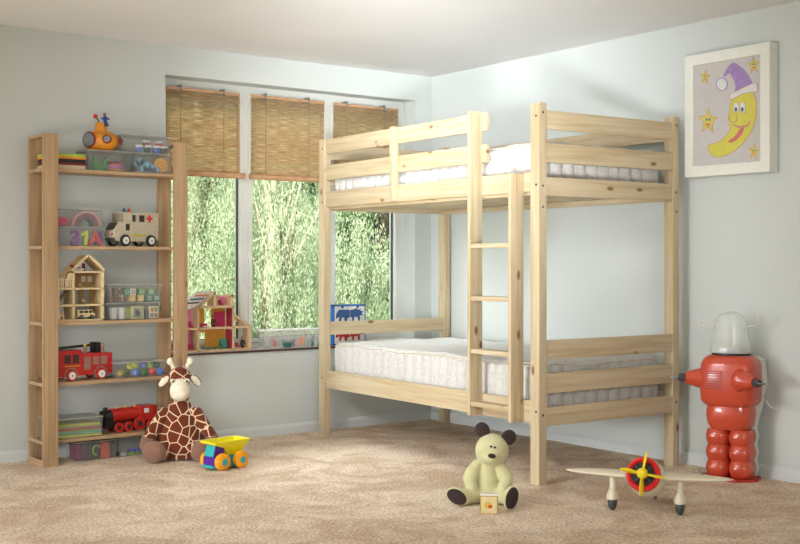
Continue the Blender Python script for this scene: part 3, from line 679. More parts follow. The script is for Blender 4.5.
def cardbook(u0, u1, v0, v1, c, lb, name='picture_card', y=None, spots=()):
    y = YF+.022 if y is None else y
    o = solid(name, lb, 'book' if 'book' in name else 'card', c, u0, u1, z+.003, ZA((u0+u1)/2, v0, YF), y, y+.012, bev=.001)
    for (a, b, c2, d2, cc) in spots:
        hx = o.dimensions.x; hz = o.dimensions.z; nm = 'sp_%d_%d_%d' % cc; mat(nm, cc, .6)
        MB().b2(((a-.5)*hx, -.001, b*hz), ((c2-.5)*hx, .0005, d2*hz)).build('picture', nm, o)
cardbook(131.5, 143.5, 306.5, 320, (206, 200, 130), 'pale yellow card with a sailing boat picture in the lower box', spots=((.15, .12, .85, .88, (150, 168, 150)), (.3, .2, .5, .75, (214, 150, 80)), (.52, .2, .7, .6, (110, 120, 130))))
cardbook(126.5, 131, 308, 320, (140, 150, 60), 'olive card standing left of the boat card', y=YF+.03); cardbook(144.5, 146, 309, 320, (40, 40, 44), 'thin black book standing between the two cards', 'picture_book')
cardbook(146.5, 148, 310, 320, (90, 96, 104), 'thin grey book standing between the two cards', 'picture_book'); cardbook(149.5, 158.5, 306.5, 320, (222, 214, 168), 'cream card with small square pictures in the lower box', spots=((.12, .55, .45, .88, (196, 120, 70)), (.55, .55, .88, .88, (110, 140, 90)), (.12, .1, .45, .42, (80, 90, 130)), (.55, .1, .88, .42, (170, 80, 60))))
for i in range(2):
    m = MB().lathe([(.018, 0), (.024, .055), (.026, .06)], n=20); single(m, 'paper_cup', 'white', ['white beaker at the left end of the lower box', 'white beaker beside the olive card in the lower box'][i], 'cup', (XA(114+8*i, -.17), -.165, z+.003), 0, 'white beakers in the lower box')
zb = zF+.004; bs = .03
cols = [(132, 42, .86), ]
blk = [(132.5, 0, (224, 180, 84), 'amber block'), (133, 1, (226, 222, 206), 'white block with a ring print'), (141, 0, (216, 186, 96), 'straw coloured block'), (141.5, 1, (96, 156, 82), 'green block with a round print'), (149.5, 0, (70, 130, 116), 'teal block'), (151.5, 1, (110, 176, 90), 'light green block'), (156.5, 0, (90, 140, 110), 'grey green block'), (127, 1, (70, 140, 70), 'dark green block')]
for u, row, c, nm in blk:
    k_ = 'blk_%d_%d' % (c[0], c[1]); mat(k_, c, .55); s_ = .033
    o = single(MB().b2((-s_/2, 0, 0), (s_/2, s_, s_), bev=.002), 'building_block', k_, nm+(' in the top row of the upper box' if row else ' in the bottom row of the upper box'), 'building block', (XA(u, yin), yin-.002, zb+row*(s_+.0005)), 0, 'building blocks in the upper box')
    MB().torus((0, -.0005, s_/2), s_*.26, .0016, (0, 1, 0), 16).build('print', 'white' if sum(c) < 600 else 'dark_grey', o)
rr = random.Random(4)
for i in range(12):
    c = rr.choice([(94, 54, 32), (110, 40, 34), (60, 52, 48), (150, 100, 60), (50, 70, 60)]); k_ = 'peg_%d_%d' % (c[0], c[1]); mat(k_, c, .6); row = i // 6
    o = single(MB().cyl((0, 0, 0), (0, 0, .026), .0065, n=12), 'wooden_peg', k_, 'small coloured peg at the left end of the upper box of blocks', 'peg', (XA(112+2.6*(i % 6), yin), yin+.01*(i % 2), zb+row*.035), 0, 'coloured pegs in the upper box'); MB().ball((0, 0, .029), .0065, n=10).build('head', 'pot_w' if c[0] == 150 else k_, o)

# ---- fourth shelf
z = SZ[3]
mat('fire_red', (184, 34, 30), .4, noise=.05); mat('fire_grey', (150, 116, 104), .5); mat('peg_wood', (176, 140, 100), .5)
ft = thing('toy_fire_engine', 'red wooden toy fire engine with a black ladder on the fourth shelf', 'toy fire engine', (-2.372, -.15, z), radians(9))
ft.scale = (1.05, 1, 1.08)
hy = .05
MB().prism([(-.15, .022), (-.15, .1), (-.145, .142), (-.035, .142), (-.03, .126), (.135, .122), (.135, .026)], -hy, hy).build('body', 'fire_red', ft)
for a, b in ((-.122, -.092), (-.078, -.046)): MB().b2((a, -hy-.0015, .082), (b, -hy+.002, .122)).build('cab_window', 'win_dark', ft)
for a, b, c_ in ((-.02, .016, .05), (.028, .062, .07), (.072, .106, .07)): MB().b2((a, -hy-.001, c_), (b, -hy+.001, .108)).build('side_hatch', 'fire_grey', ft)
MB().b2((-.12, -hy-.001, .068), (-.04, -hy+.001, .071)).build('gold_stripe', 'yellow_print', ft)
for x_ in (-.088, .07):
    for y_ in (-hy-.006, hy+.006): wheel(ft, x_, y_, .026, .026, .014, 'fire_red', 'white', hr=.68)
    MB().prism([(x_+.036*cos(pi*j/12), .026+.036*sin(pi*j/12)) for j in range(13)]+[(x_+.03*cos(pi-pi*j/12), .026+.03*sin(pi-pi*j/12)) for j in range(13)], -hy-.003, -hy+.001).build('wheel_arch', 'fire_grey', ft)
lad = MB()
for y_ in (-.018, .018): lad.box((-.03, y_, .156), (.2, .007, .008), (0, radians(-2.5), 0))
for i in range(8): lad.cyl((-.12+i*.025, -.018, .152+i*.0011), (-.12+i*.025, .018, .152+i*.0011), .003, n=8)
lad.build('ladder', 'black', ft); MB().b2((.055, -.028, .122), (.085, .028, .172), bev=.004).build('ladder_turret', 'black', ft)
MB().b2((-.16+.02, -.02, .142), (-.13, .02, .15)).build('ladder_rest', 'black', ft)
for i, x_ in enumerate((.0, .1)):
    o = thing('peg_fireman', ['peg figure in a yellow cap beside the fire engine ladder', 'brown peg figure at the rear of the fire engine'][i], 'toy figure', (ft.location.x+x_*.98, ft.location.y-.035+x_*.15, z+(.1245-.0013*i)*1.08+.0005), 0)
    MB().lathe([(.0085, 0), (.0085, .03), (.005, .034)], n=14).build('body', 'fire_grey', o); MB().ball((0, 0, .038), .0085, n=12).build('head', 'peg_wood', o)
    MB().lathe([(.009, .04), (.0085, .046), (.003, .05)], n=14).build('cap', ['yellow_print', 'fire_grey'][i], o)
tubbox('clear plastic box of coloured balls on the fourth shelf', 115, 167, z, ZA(140, 361.5, YF), taper=.014, y1=-.05)
balls = [(135.3, 0, (90, 130, 220), 'light blue'), (144, 0, (24, 110, 40), 'dark green'), (151.8, 0, (222, 50, 44), 'red'), (159.8, 0, (80, 110, 210), 'royal blue'), (130, 1, (186, 190, 40), 'olive yellow'), (134.8, 1.2, (180, 200, 40), 'lime'), (143, 1.1, (88, 118, 200), 'cornflower blue'), (149.5, 1.1, (150, 180, 40), 'yellow green'), (156.5, 1.2, (20, 100, 36), 'deep green'), (126, 0, (60, 70, 40), 'dark olive'), (120.5, 0, (160, 150, 40), 'mustard')]
for u, row, c, nm in balls:
    k_ = 'ball_%d_%d' % (c[0], c[1]); mat(k_, c, .35); R_ = .0205
    y = YF+.026+(.018 if row else 0)
    single(MB().ball((0, 0, R_), R_, n=20), 'play_ball', k_, nm+' ball '+('in the upper layer' if row else 'in the lower layer')+' of the box of balls', 'ball', (XA(u, y), y, z+.003+row*.028), 0, 'coloured balls in the clear box')

# ---- fifth shelf
z = SZ[4]
mat('lid_grey', (150, 154, 142), .35, noise=.03); 
zz = z; bkc = [((214, 206, 60), .011, 'yellow'), ((96, 170, 130), .012, 'sea green'), ((120, 190, 120), .008, 'light green'), ((176, 54, 40), .012, 'brick red'), ((150, 150, 120), .008, 'grey green'), ((196, 196, 70), .014, 'lime yellow')]
tb = tubbox('clear box of flat picture books with a grey lid on the bottom shelf', 50, 103.5, z, z+.1, taper=.006, m2='lid_grey', lid=True, y0=YF-.004)
for i, (c, h, nm) in enumerate(bkc):
    solid('picture_book', nm+' picture book in the bottom shelf box, number %s from the bottom' % ['one', 'two', 'three', 'four', 'five', 'six'][i], 'book', c, 53, 101-.4*(i % 3), zz+.004, zz+.003+h, YF+.004, -.075, 'picture books in the lidded box', bev=.001); zz += h+.0005
# locomotive
mat('loco_red', (190, 40, 30), .35, coat=.4)
tr = thing('toy_locomotive', 'red and black toy steam locomotive on the bottom shelf', 'toy train', (-2.115, -.125, z), radians(8))
tr.scale = (.93, .93, .93)
m = MB(); m.cyl((-.165, 0, .085), (-.115, 0, .085), .038, n=28); m.build('smokebox', 'black', tr); MB().b2((-.165, -.035, .025), (-.11, .035, .085), bev=.004).build('frame_front', 'black', tr)
MB().cyl((-.115, 0, .09), (.06, 0, .092), .04, n=28).build('boiler', 'loco_red', tr); MB().b2((-.11, -.03, .03), (.15, .03, .055), bev=.003).build('chassis', 'black', tr)
MB().b2((.05, -.046, .05), (.16, .046, .135), bev=.006).build('cab', 'loco_red', tr); MB().b2((.075, -.048, .095), (.105, -.044, .12)).build('cab_window', 'white', tr)
m = MB(); m.lathe([(.012, .12), (.014, .136), (.01, .14)], Matrix.Translation((-.145, 0, 0))); m.build('chimney', 'black', tr)
for x_ in (-.075, -.02, .04): MB().lathe([(.009, .127), (.008, .137), (.002, .141)], Matrix.Translation((x_, 0, 0))).build('dome', 'yellow_print', tr)
for x_, r_ in ((-.085, .028), (-.025, .028), (.045, .037)):
    for y_ in (-.046, .046): wheel(tr, x_, y_, r_, r_, .012, 'loco_red', 'steel', hr=.42)
for x_ in (.12,):
    for y_ in (-.046, .046): wheel(tr, x_, y_, .028, .028, .012, 'loco_red', 'steel', hr=.42)
# ---- on the floor under the shelf
yf = -.2
def fx(u): return XA(u, yf)
tubbox('clear plastic box of dark books on the carpet under the bottom shelf', 74, 118, 0, .096, y0=yf, y1=-.07, taper=.008, m2='lid_grey')
for i, (a, b, c, lb) in enumerate(((76, 80.5, (130, 20, 90), 'magenta book in the box under the bottom shelf'), (81, 87.5, (90, 30, 90), 'plum book in the box under the bottom shelf'), (88, 100.5, (22, 22, 22), 'black book with a green curl in the box under the bottom shelf'), (101, 109.5, (206, 70, 30), 'orange book in the box under the bottom shelf'), (110, 115, (26, 44, 30), 'dark green book in the box under the bottom shelf'))):
    o = solid('story_book', lb, 'book', c, a, b, .003, .084, yf+.012, -.095, 'books in the box on the carpet')
    if i == 2:
        mat('curl_green', (150, 190, 50), .5); MB().tube([(.012+.02*cos(t_), -.001, .045+.024*sin(t_)) for t_ in [.6+j*.42 for j in range(11)]], .004, 6).build('printed_curl', 'curl_green', o)
tubbox('clear plastic box of plastic bricks on the carpet beside the giraffe', 119, 147, 0, .1, y0=yf, y1=-.07, taper=.01)
for i, (u, zz, c, lb) in enumerate(((133, .003, (150, 180, 50), 'lime green brick in the box beside the giraffe'), (139.5, .003, (120, 150, 40), 'olive green brick in the box beside the giraffe'), (132, .021, (40, 50, 170), 'blue brick in the box beside the giraffe'), (139, .021, (34, 60, 180), 'bright blue brick stacked on the olive one'), (125, .003, (180, 180, 176), 'pale grey brick in the box beside the giraffe'))):
    k_ = 'brick%d' % i; mat(k_, c, .3); m = MB().b2((-.014, -.012, 0), (.014, .012, .014), bev=.001)
    for a in (-.007, .007):
        for b in (-.006, .006): m.cyl((a, b, .014), (a, b, .0175), .0035, n=10)
    single(m, 'plastic_brick', k_, lb, 'toy brick', (fx(u), yf+.025, zz), 0, 'plastic bricks in the clear box')

# ============================================================ ON THE WINDOW SILL
z = Z0+.001
mat('dh_pink', (232, 130, 170), .6); mat('dh_amber', (226, 160, 60), .6); mat('dh_red', (150, 40, 60), .6); mat('dh_roof', (226, 220, 212), .5); mat('dh_magenta', (190, 50, 90), .6)
def xs(u): return XA(u, 0.0)
ux0 = xs(166)
ph = thing('doll_house', 'beech doll house with pink and amber rooms on the window sill', 'doll house', (xs(209), .046, z), 0)
ox = xs(209); y0, y1 = -.042, .042; t_ = .011
def H(u): return xs(u)-ox
def V(v, u=210): return ZA(u, v, 0)-z
levels = {'g': 0, 'm': V(329.5), 't': V(307.5)}
m = MB()
m.b2((H(168), y0, 0), (H(251.5), y1, t_), bev=.001); m.b2((H(168), y0, V(329.5)), (H(251), y1, V(329.5)+t_), bev=.001); m.b2((H(198), y0, V(308.5)), (H(234.5), y1, V(308.5)+t_*1.3), bev=.001)
m.build('floor_board', housewood, ph)
m = MB()
for u, zz in ((199, V(306)), (234, V(306)), (251.3, V(327))): MB().b2((H(u)-t_*.6, y0, 0), (H(u)+t_*.5, y1, zz), bev=.001).build('wall', housewood, ph)
MB().b2((H(168), y0, 0), (H(170), y1, V(322)), bev=.001).build('wall', housewood, ph)
m = MB(); a0, a1 = H(201), H(232)
m.b2((a0, y1-.006, t_), (H(203), y1, V(329.5))).b2((H(212), y1-.006, t_), (a1, y1, V(329.5))).b2((H(203), y1-.006, V(331.5)-.01), (H(212), y1, V(329.5))).b2((H(201), y1-.006, V(329.5)+t_), (H(211), y1, V(308.5))).b2((H(218), y1-.006, V(329.5)+t_), (a1, y1, V(308.5)))
m.build('amber_wall', 'dh_amber', ph)
m = MB().b2((a0-.03-.1, y1-.006, V(329.5)+t_), (a0-.008, y1, V(309))).b2((a0-.13, y1-.006, t_), (H(190), y1, V(329.5))).b2((H(195), y1-.006, t_), (H(199), y1, V(329.5))); m.build('pink_wall', 'dh_pink', ph)
MB().b2((H(221), y1-.02, V(329.5)+t_), (H(231), y1-.0065, V(312.5))).build('red_door', 'dh_magenta', ph)
m = MB().b2((H(233)-.006, y0+.003, V(329.5)+t_), (H(233)-.003, y1-.02, V(309))).b2((H(233)-.006, y0+.003, t_), (H(233)-.003, y1-.007, V(330.5))); m.build('red_wall', 'dh_red', ph)
# attic: sloping roof and terrace
m = MB(); m.prism([(H(199), V(307)), (H(215.5), V(291.5)), (H(216.5), V(293)), (H(202), V(306.5))], y0, y1); m.b2((H(214), y0, V(306)), (H(216.5), y1, V(292)), bev=.001); m.build('attic_frame', housewood, ph)
m = MB(); m.prism([(H(180), V(309)), (H(199), V(291.5)), (H(215.5), V(291)), (H(199), V(307)), ], y0+.03, y0+.034) ; m.build('roof_panel', 'dh_roof', ph)
for k_, cc_ in enumerate(('dark_grey', 'lamp_blue', 'orange_face')):
    f_ = .2+.27*k_; ua = 182+16*f_+2; MB().prism([(H(ua+1), V(306.5-13.5*f_)), (H(ua+14), V(306-13.8*f_)), (H(ua+15.3), V(304.6-13.8*f_)), (H(ua+2.3), V(305-13.5*f_))], y0+.028, y0+.0302).build('roof_slot', cc_, ph)
m = MB().b2((H(217), y0, V(306)), (H(218), y1, V(296))).b2((H(232), y0, V(306)), (H(234), y1, V(295))).b2((H(217), y0, V(297)), (H(234), y0+.006, V(295.3))); m.build('terrace_frame', housewood, ph)
MB().b2((H(219), y1-.006, V(306)), (H(232), y1, V(297.5))).build('terrace_wall', 'dh_pink', ph)
m = MB(); m.prism([(H(235.5), V(315)), (H(251.5), V(326.5)), (H(250), V(327.5)), (H(235.5), V(317.5))], y0, y0+.012); m.prism([(H(235.5), V(315)), (H(251.5), V(326.5)), (H(250), V(327.5)), (H(235.5), V(317.5))], y1-.012, y1); m.build('side_roof', housewood, ph)
def doll(u, zz, lb, top, y=-.02, s=1):
    mat('doll_'+top, {'black': (34, 30, 34), 'maroon': (84, 34, 40), 'tan': (170, 120, 90)}[top], .7)
    o = thing('doll_figure', lb, 'doll', (xs(u), .046+y, zz), .2)
    m = MB().loft([(0, .010*s, .009*s, 0, 0, 2), (.014*s, .011*s, .010*s, 0, 0, 2), (.03*s, .009*s, .008*s, 0, 0, 2), (.043*s, .011*s, .007*s, 0, 0, 2), (.047*s, .004*s, .004*s, 0, 0, 2)], n=14)
    m.cyl((-.01*s, 0, .042*s), (-.017*s, -.004, .022*s), .0035*s, n=8).cyl((.01*s, 0, .042*s), (.017*s, -.004, .022*s), .0035*s, n=8); m.build('body', 'doll_'+top, o)
    MB().ball((0, 0, .055*s), .0078*s, n=12).build('head', 'skin_toy', o); MB().ball((0, .002, .058*s), (.0082*s, .0082*s, .0072*s), n=12).build('hair', 'black', o)
doll(215.5, z+V(329.5)+t_+.0005, 'dark doll standing in the amber upper room of the sill doll house', 'maroon'); doll(244.5, z+t_+.0005, 'black-clothed doll in the open side room of the sill doll house', 'black')
doll(240.5, z+V(329.5)+t_+.0005, 'small tan doll under the little side roof', 'tan', s=.55)
mat('doll_teal', (56, 126, 104), .6)
for i, (ua, ub, zz, h, c, lb, y) in enumerate(((205, 210, 0, .03, 'doll_teal', 'teal doll stool in the lower amber room', -.02), (211.5, 217, 0, .022, 'doll_teal', 'teal doll table in the lower amber room', -.015), (218.5, 223, 0, .03, 'doll_teal', 'square teal doll seat in the lower amber room', -.02), (224, 230, 0, .058, 'doll_teal', 'tall teal doll cupboard in the lower amber room', .0), (202.5, 210, 1, .022, 'dh_magenta', 'magenta doll bed in the upper amber room', -.02), (237, 241, 0, .03, 'dh_magenta', 'magenta doll chair in the open side room', -.02), (191, 195, 0, .035, 'dh_magenta', 'magenta doll chair in the lower pink room', -.02), (190, 194, 1, .035, 'dh_magenta', 'magenta doll chair in the upper pink room', -.02), (220, 224, 2, .03, 'dh_red', 'dark red doll chair on the roof terrace', -.02))):
    zb_ = z+(t_ if zz == 0 else (V(329.5)+t_ if zz == 1 else V(308.5)+t_*1.3))+.0005
    wd = (xs(ub)-xs(ua))/2; m = MB().b2((-wd, -.012, h*.35), (wd, .012, h*.5), bev=.001)
    if 'chair' in lb or 'cupboard' in lb or 'bed' in lb: m.b2((-wd, .008, h*.4), (wd, .012, h))
    if 'cupboard' in lb: m.b2((-wd, -.01, 0), (wd, .01, h*.96))
    for a in (-1, 1):
        for b in (-1, 1): m.b2((a*wd-a*.004, b*.012-b*.004, 0), (a*wd, b*.012, h*.4))
    single(m, 'doll_furniture', c, lb, 'doll furniture', ((xs(ua)+xs(ub))/2, .046+y, zb_), 0, 'furniture in the sill doll house')
# tub with toys on the sill
tb = tubbox('frosted white plastic tub of toys on the window sill beside the bed post', 263, 322, z, ZA(290, 329.5, 0.0), y0=.002, y1=.1, taper=.03, m1='frosted_plastic', m2='white')
mat('t_teal', (40, 100, 90), .5); mat('t_orange', (236, 110, 40), .5); mat('t_pink', (200, 120, 120), .5); mat('t_brown', (110, 50, 40), .5)
for (u, s_, c, lb, nm) in ((289, (.034, .014, .026), 't_teal', 'teal toy boat in the sill tub', 'toy_boat'), (303.5, (.024, .014, .034), 't_orange', 'orange toy fish in the sill tub', 'toy_fish'), (314, (.022, .012, .028), 't_teal', 'teal toy dinosaur in the sill tub beside the bed post', 'toy_dinosaur'), (296.2, (.014, .01, .016), 't_brown', 'small brown toy bear in the sill tub', 'toy_bear'), (276, (.02, .014, .03), 't_pink', 'faint pink toy at the left end of the sill tub', 'toy_ball')):
    zc_ = z+.003; m = MB()
    if nm == 'toy_boat': m.prism([(-.03, .014), (-.018, 0), (.02, 0), (.034, .018), (.036, .04), (.02, .03), (.0, .036), (-.014, .03), (-.034, .044)], -.012, .012)
    elif nm == 'toy_fish': m.ball((0, 0, .032), (.022, .012, .032), (0, .5, 0)).prism([(.012, .05), (.03, .07), (.03, .045)], -.003, .003)
    elif nm == 'toy_dinosaur': m.loft([(0, .016, .01, 0, 0, 2), (.02, .02, .012, 0, 0, 2), (.04, .012, .008, .006, 0, 2), (.05, .01, .008, .012, 0, 2), (.058, .004, .004, .014, 0, 2)], n=16).prism([(-.014, .0), (-.03, .024), (-.01, .02)], -.004, .004)
    elif nm == 'toy_bear': m.ball((0, 0, .014), (.012, .01, .014)).ball((0, 0, .032), .009).ball((-.007, 0, .04), .004, n=8).ball((.007, 0, .04), .004, n=8)
    else: m.ball((0, 0, .03), (.02, .014, .03))
    single(m, nm, c, lb, 'toy', (xs(u), .028, zc_), 0, 'toys in the sill tub')
# blue chest of little drawers
mat('chest_blue', (30, 110, 190), .45); mat('chest_dark', (24, 60, 130), .45); mat('dragon_blue', (52, 92, 150), .5); mat('dragon_red', (196, 36, 34), .5)
cxa, cxb = XA(333.5, .01), XA(365.5, .01)
ch = thing('toy_drawer_chest', 'blue little chest of white drawers painted with beasts, on the sill behind the bed post', 'toy chest', ((cxa+cxb)/2, .056, z), 0)
hx = (cxb-cxa)/2; hz = .242
m = MB().b2((-hx, -.046, 0), (-hx+.008, .046, hz)).b2((hx-.008, -.046, 0), (hx, .046, hz)).b2((-hx, -.046, 0), (hx, .046, .006)).b2((-hx, -.046, hz-.008), (hx, .046, hz)).b2((-hx, .04, 0), (hx, .046, hz)); m.build('carcass', 'chest_blue', ch)
for r_ in (0, 1):
    for c_ in (0, 1):
        a = -hx+.009 if c_ == 0 else .002; b = -.002 if c_ == 0 else hx-.009; z0_, z1_ = .009+r_*.114, .115+r_*.118
        d = MB().b2((a, -.049, z0_), (b, .038, z1_), bev=.001).build('drawer', 'white', ch)
        MB().cyl(((a+b)/2, -.052, z1_-.004), ((a+b)/2, -.048, z1_-.004), .008, n=16).build('pull', 'chest_dark', d)
for r_, mm in ((1, 'dragon_blue'), (0, 'dragon_red')):
    for c_ in (0, 1):
        # half of the beast on each drawer: body wave, legs, crest
        if c_ == 0: P = [(.004, .03), (.01, .06), (.03, .082), (.108, .078), (.108, .035), (.09, .03), (.085, .01), (.07, .012), (.068, .034), (.05, .036), (.042, .014), (.026, .012), (.034, .04), (.024, .036)]
        else: P = [(.0, .078), (.03, .08), (.045, .09), (.055, .076), (.08, .082), (.072, .07), (.1, .068), (.084, .056), (.098, .046), (.07, .044), (.074, .014), (.06, .012), (.054, .036), (.03, .036), (.026, .012), (.012, .012), (.014, .034), (.0, .035)]
        sc = (hx-.011)/.108; a = -hx+.009 if c_ == 0 else .002
        MB().prism([(a+x_*sc, .012+r_*.118+zz*1.05) for x_, zz in P], -.0502, -.0488).build('painted_beast', mm, ch)

# ============================================================ PICTURE ON THE RIGHT WALL
FD = .066
yb = PX(778.3, 100, 0).y
p1 = PX(684.5, 115, -FD); yl = p1.y; zt_ = PX(684.5, 54.5, -FD).z; zb_ = PX(684.5, 177, -FD).z
zt_ = (zt_+PX(767, 44, -FD).z)/2; zb_ = (zb_+PX(767, 172.5, -FD).z)/2
mat('frame_white', (232, 232, 222), .4, noise=.02); mat('paper', (196, 192, 188), .75, noise=.02); mat('moon_y', (206, 200, 84), .7, noise=.02); mat('hat_v', (160, 132, 186), .7); mat('ink_pink', (200, 140, 120), .7); mat('star_y', (204, 190, 90), .7); mat('ink_red', (206, 110, 112), .7); mat('ink_blue', (70, 110, 150), .7); mat('ink_white', (216, 216, 214), .7)
pic = thing('framed_picture', 'white framed drawing of a smiling moon in a nightcap on the right wall', 'picture', (0, (yl+yb)/2, zb_))
oy, oz = (yl+yb)/2, zb_; hyp = (yl-yb)/2; hzp = zt_-zb_; bw = .052
m = MB()
def fr(y0, y1, z0, z1): m.b2((-FD, y0, z0), (-.001, y1, z1), bev=.004)
fr(-hyp, hyp, 0, bw); fr(-hyp, hyp, hzp-bw, hzp); fr(-hyp, -hyp+bw, bw*.9, hzp-bw*.9); fr(hyp-bw, hyp, bw*.9, hzp-bw*.9); m.build('frame', 'frame_white', pic)
XP = -.052
MB().b2((XP, -hyp+bw*.8, bw*.8), (-.004, hyp-bw*.8, hzp-bw*.8)).build('paper', 'paper', pic)
def ip(x, y): # position measured on the framed print itself
    p = PX(670+x/3.4, 30+y/3.4, XP); return (p.y-oy, p.z-oz)
def flat(pts, layer, name, mm):
    pp = [ip(*p) for p in pts]; MB().prism(pp, XP-.0006*layer, XP+.0002, 'yz').build(name, mm, pic)
def grow(pts, d):
    cx = sum(p[0] for p in pts)/len(pts); cy = sum(p[1] for p in pts)/len(pts); n = len(pts); out = []
    for i in range(n):
        a = pts[i-1]; b = pts[(i+1) % n]; tx, ty = b[0]-a[0], b[1]-a[1]; l = math.hypot(tx, ty) or 1
        out.append((pts[i][0]+ty/l*d, pts[i][1]-tx/l*d))
    A = lambda q: abs(sum(q[i-1][0]*q[i][1]-q[i][0]*q[i-1][1] for i in range(len(q))))
    return out if A(out) > A(pts) else [(2*p[0]-o[0], 2*p[1]-o[1]) for p, o in zip(pts, out)]
def smoothp(pts, k=4):
    out = []; n = len(pts)
    for i in range(n):
        p0, p1_, p2, p3 = pts[i-1], pts[i], pts[(i+1) % n], pts[(i+2) % n]
        for j in range(k):
            t = j/k; out.append(tuple(.5*((2*p1_[c])+(-p0[c]+p2[c])*t+(2*p0[c]-5*p1_[c]+4*p2[c]-p3[c])*t*t+(-p0[c]+3*p1_[c]-3*p2[c]+p3[c])*t**3) for c in (0, 1)))
    return out
moon = smoothp([(212, 236), (245, 216), (275, 208), (287, 225), (293, 255), (292, 290), (282, 330), (260, 370), (225, 405), (190, 425), (152, 430), (133, 408), (134, 390), (155, 387), (188, 365), (207, 335), (200, 305), (206, 265)])
flat(grow(moon, 2.2), 1, 'moon_outline', 'ink_pink'); flat(moon, 2, 'moon', 'moon_y')
def ell(cx, cy, rx, ry, n=20, rot=0): return [(cx+rx*cos(2*pi*i/n)*cos(rot)-ry*sin(2*pi*i/n)*sin(rot), cy+rx*cos(2*pi*i/n)*sin(rot)+ry*sin(2*pi*i/n)*cos(rot)) for i in range(n)]
hat = smoothp([(218, 222), (224, 195), (214, 165), (203, 148), (186, 158), (182, 156), (196, 128), (216, 111), (240, 125), (263, 148), (278, 175), (288, 192), (260, 206)], 3)
flat(hat, 3, 'nightcap', 'hat_v'); br = smoothp([(204, 222), (235, 205), (270, 188), (292, 180), (298, 196), (292, 210), (262, 213), (235, 222), (210, 236)], 3)
flat(grow(br, 2), 4, 'brim_outline', 'ink_pink'); flat(br, 5, 'cap_brim', 'ink_white')
flat(ell(177, 185, 20, 23), 3, 'bobble_outline', 'hat_v'); flat(ell(177, 185, 17, 20), 4, 'bobble', 'ink_white')
for cx, ry in ((226, 19), (248, 21)):
    flat(ell(cx, 264, 10.5, ry), 3, 'eye_outline', 'ink_pink'); flat(ell(cx, 264, 9, ry-2), 4, 'eye', 'ink_white'); flat(ell(cx-1, 270, 4.5, 8), 5, 'pupil', 'ink_blue')
flat(ell(216, 300, 14, 15), 5, 'nose_outline', 'ink_pink'); flat(ell(217, 299, 12, 13), 6, 'nose', 'moon_y')
flat(smoothp([(198, 378), (220, 362), (240, 336), (252, 334), (244, 356), (226, 374), (208, 383)], 3), 3, 'mouth', 'ink_red')
flat(smoothp([(214, 318), (235, 326), (262, 322), (274, 306), (268, 326), (240, 334), (222, 328)], 3), 3, 'smile_line', 'ink_pink')
for cx, cy, rx, ry, tl in ((120, 160, 18, 26, .1), (285, 120, 20, 30, -.1), (130, 310, 32, 46, .05), (285, 414, 19, 30, .1)):
    st = [((1 if k % 2 == 0 else .45)*sin(2*pi*k/10+tl), -(1 if k % 2 == 0 else .45)*cos(2*pi*k/10+tl)) for k in range(10)]
    flat([(cx+a*rx*1.08, cy+b*ry*1.08) for a, b in st], 1, 'star_outline', 'ink_pink'); flat([(cx+a*rx*.94, cy+b*ry*.94) for a, b in st], 2, 'star', 'star_y')
    flat(ell(cx-rx*.15, cy-ry*.12, rx*.1, ry*.1, 10), 3, 'star_eye', 'ink_blue'); flat(ell(cx+rx*.15, cy-ry*.12, rx*.1, ry*.1, 10), 3, 'star_eye', 'ink_blue'); flat(ell(cx, cy+ry*.25, rx*.2, ry*.1, 10), 3, 'star_mouth', 'ink_red')

# ============================================================ SOFT TOYS
FACE = atan2(RT[1], RT[0])          # local x = to the right, local -y = towards the viewpoint
def facing(u): return FACE-math.atan((u-400)/FPX)
def soft(mb, name, m_, parent, vox=.005, it=6):
    o = mb.build(name, m_, parent)
    a = o.modifiers.new('r', 'REMESH'); a.mode = 'VOXEL'; a.voxel_size = vox; a.use_smooth_shade = True
    b = o.modifiers.new('s', 'SMOOTH'); b.iterations = it; b.factor = .5
    return o
def giraffe_mat():
    m = bpy.data.materials.new('giraffe_fur'); m.use_nodes = True; N = m.node_tree.nodes; L = m.node_tree.links
    b = N['Principled BSDF']; b.inputs['Roughness'].default_value = .85; b.inputs['Specular IOR Level'].default_value = .15; b.inputs['Sheen Weight'].default_value = .25
    tc = N.new('ShaderNodeTexCoord'); mp = N.new('ShaderNodeMapping'); mp.inputs['Scale'].default_value = (1, .3, 1); L.new(tc.outputs['Object'], mp.inputs[0]); v = N.new('ShaderNodeTexVoronoi'); v.feature = 'DISTANCE_TO_EDGE'; v.inputs['Scale'].default_value = 21; v.inputs['Randomness'].default_value = .85
    L.new(mp.outputs[0], v.inputs['Vector']); rp = N.new('ShaderNodeValToRGB'); E = rp.color_ramp.elements
    E[0].position = .035; E[0].color = srgb((226, 196, 160)); E[1].position = .06; E[1].color = srgb((104, 46, 26))
    L.new(v.outputs['Distance'], rp.inputs[0]); L.new(rp.outputs[0], b.inputs['Base Color']); M['giraffe_fur'] = m
giraffe_mat()
mat('plush_cream', (232, 222, 196), .85, sheen=.3, bump=.3, bscale=400); mat('plush_brown', (134, 96, 76), .85, sheen=.3, bump=.3, bscale=400)
g = PZ(180, 458); gs = 198.
gir = thing('plush_giraffe', 'brown patched plush giraffe sitting on the carpet by the shelf unit', 'soft toy', g, facing(181))
def gl(u, v): return ((u-180)/gs, (459-v)/gs)
m = MB(); m.loft([(0, .1, .09, 0, 0, 2), (.012, .125, .11, 0, 0, 2), (.06, .138, .125, 0, 0, 2.1), (.12, .128, .115, 0, 0, 2), (.18, .104, .1, 0, 0, 2), (.23, .08, .08, 0, 0, 2), (.262, .062, .06, 0, 0, 2), (.29, .048, .05, 0, 0, 2), (.35, .044, .048, 0, 0, 2), (.40, .05, .055, 0, 0, 2), (.435, .052, .055, 0, 0, 2), (.462, .036, .04, 0, 0, 2), (.472, .012, .014, 0, 0, 2)])
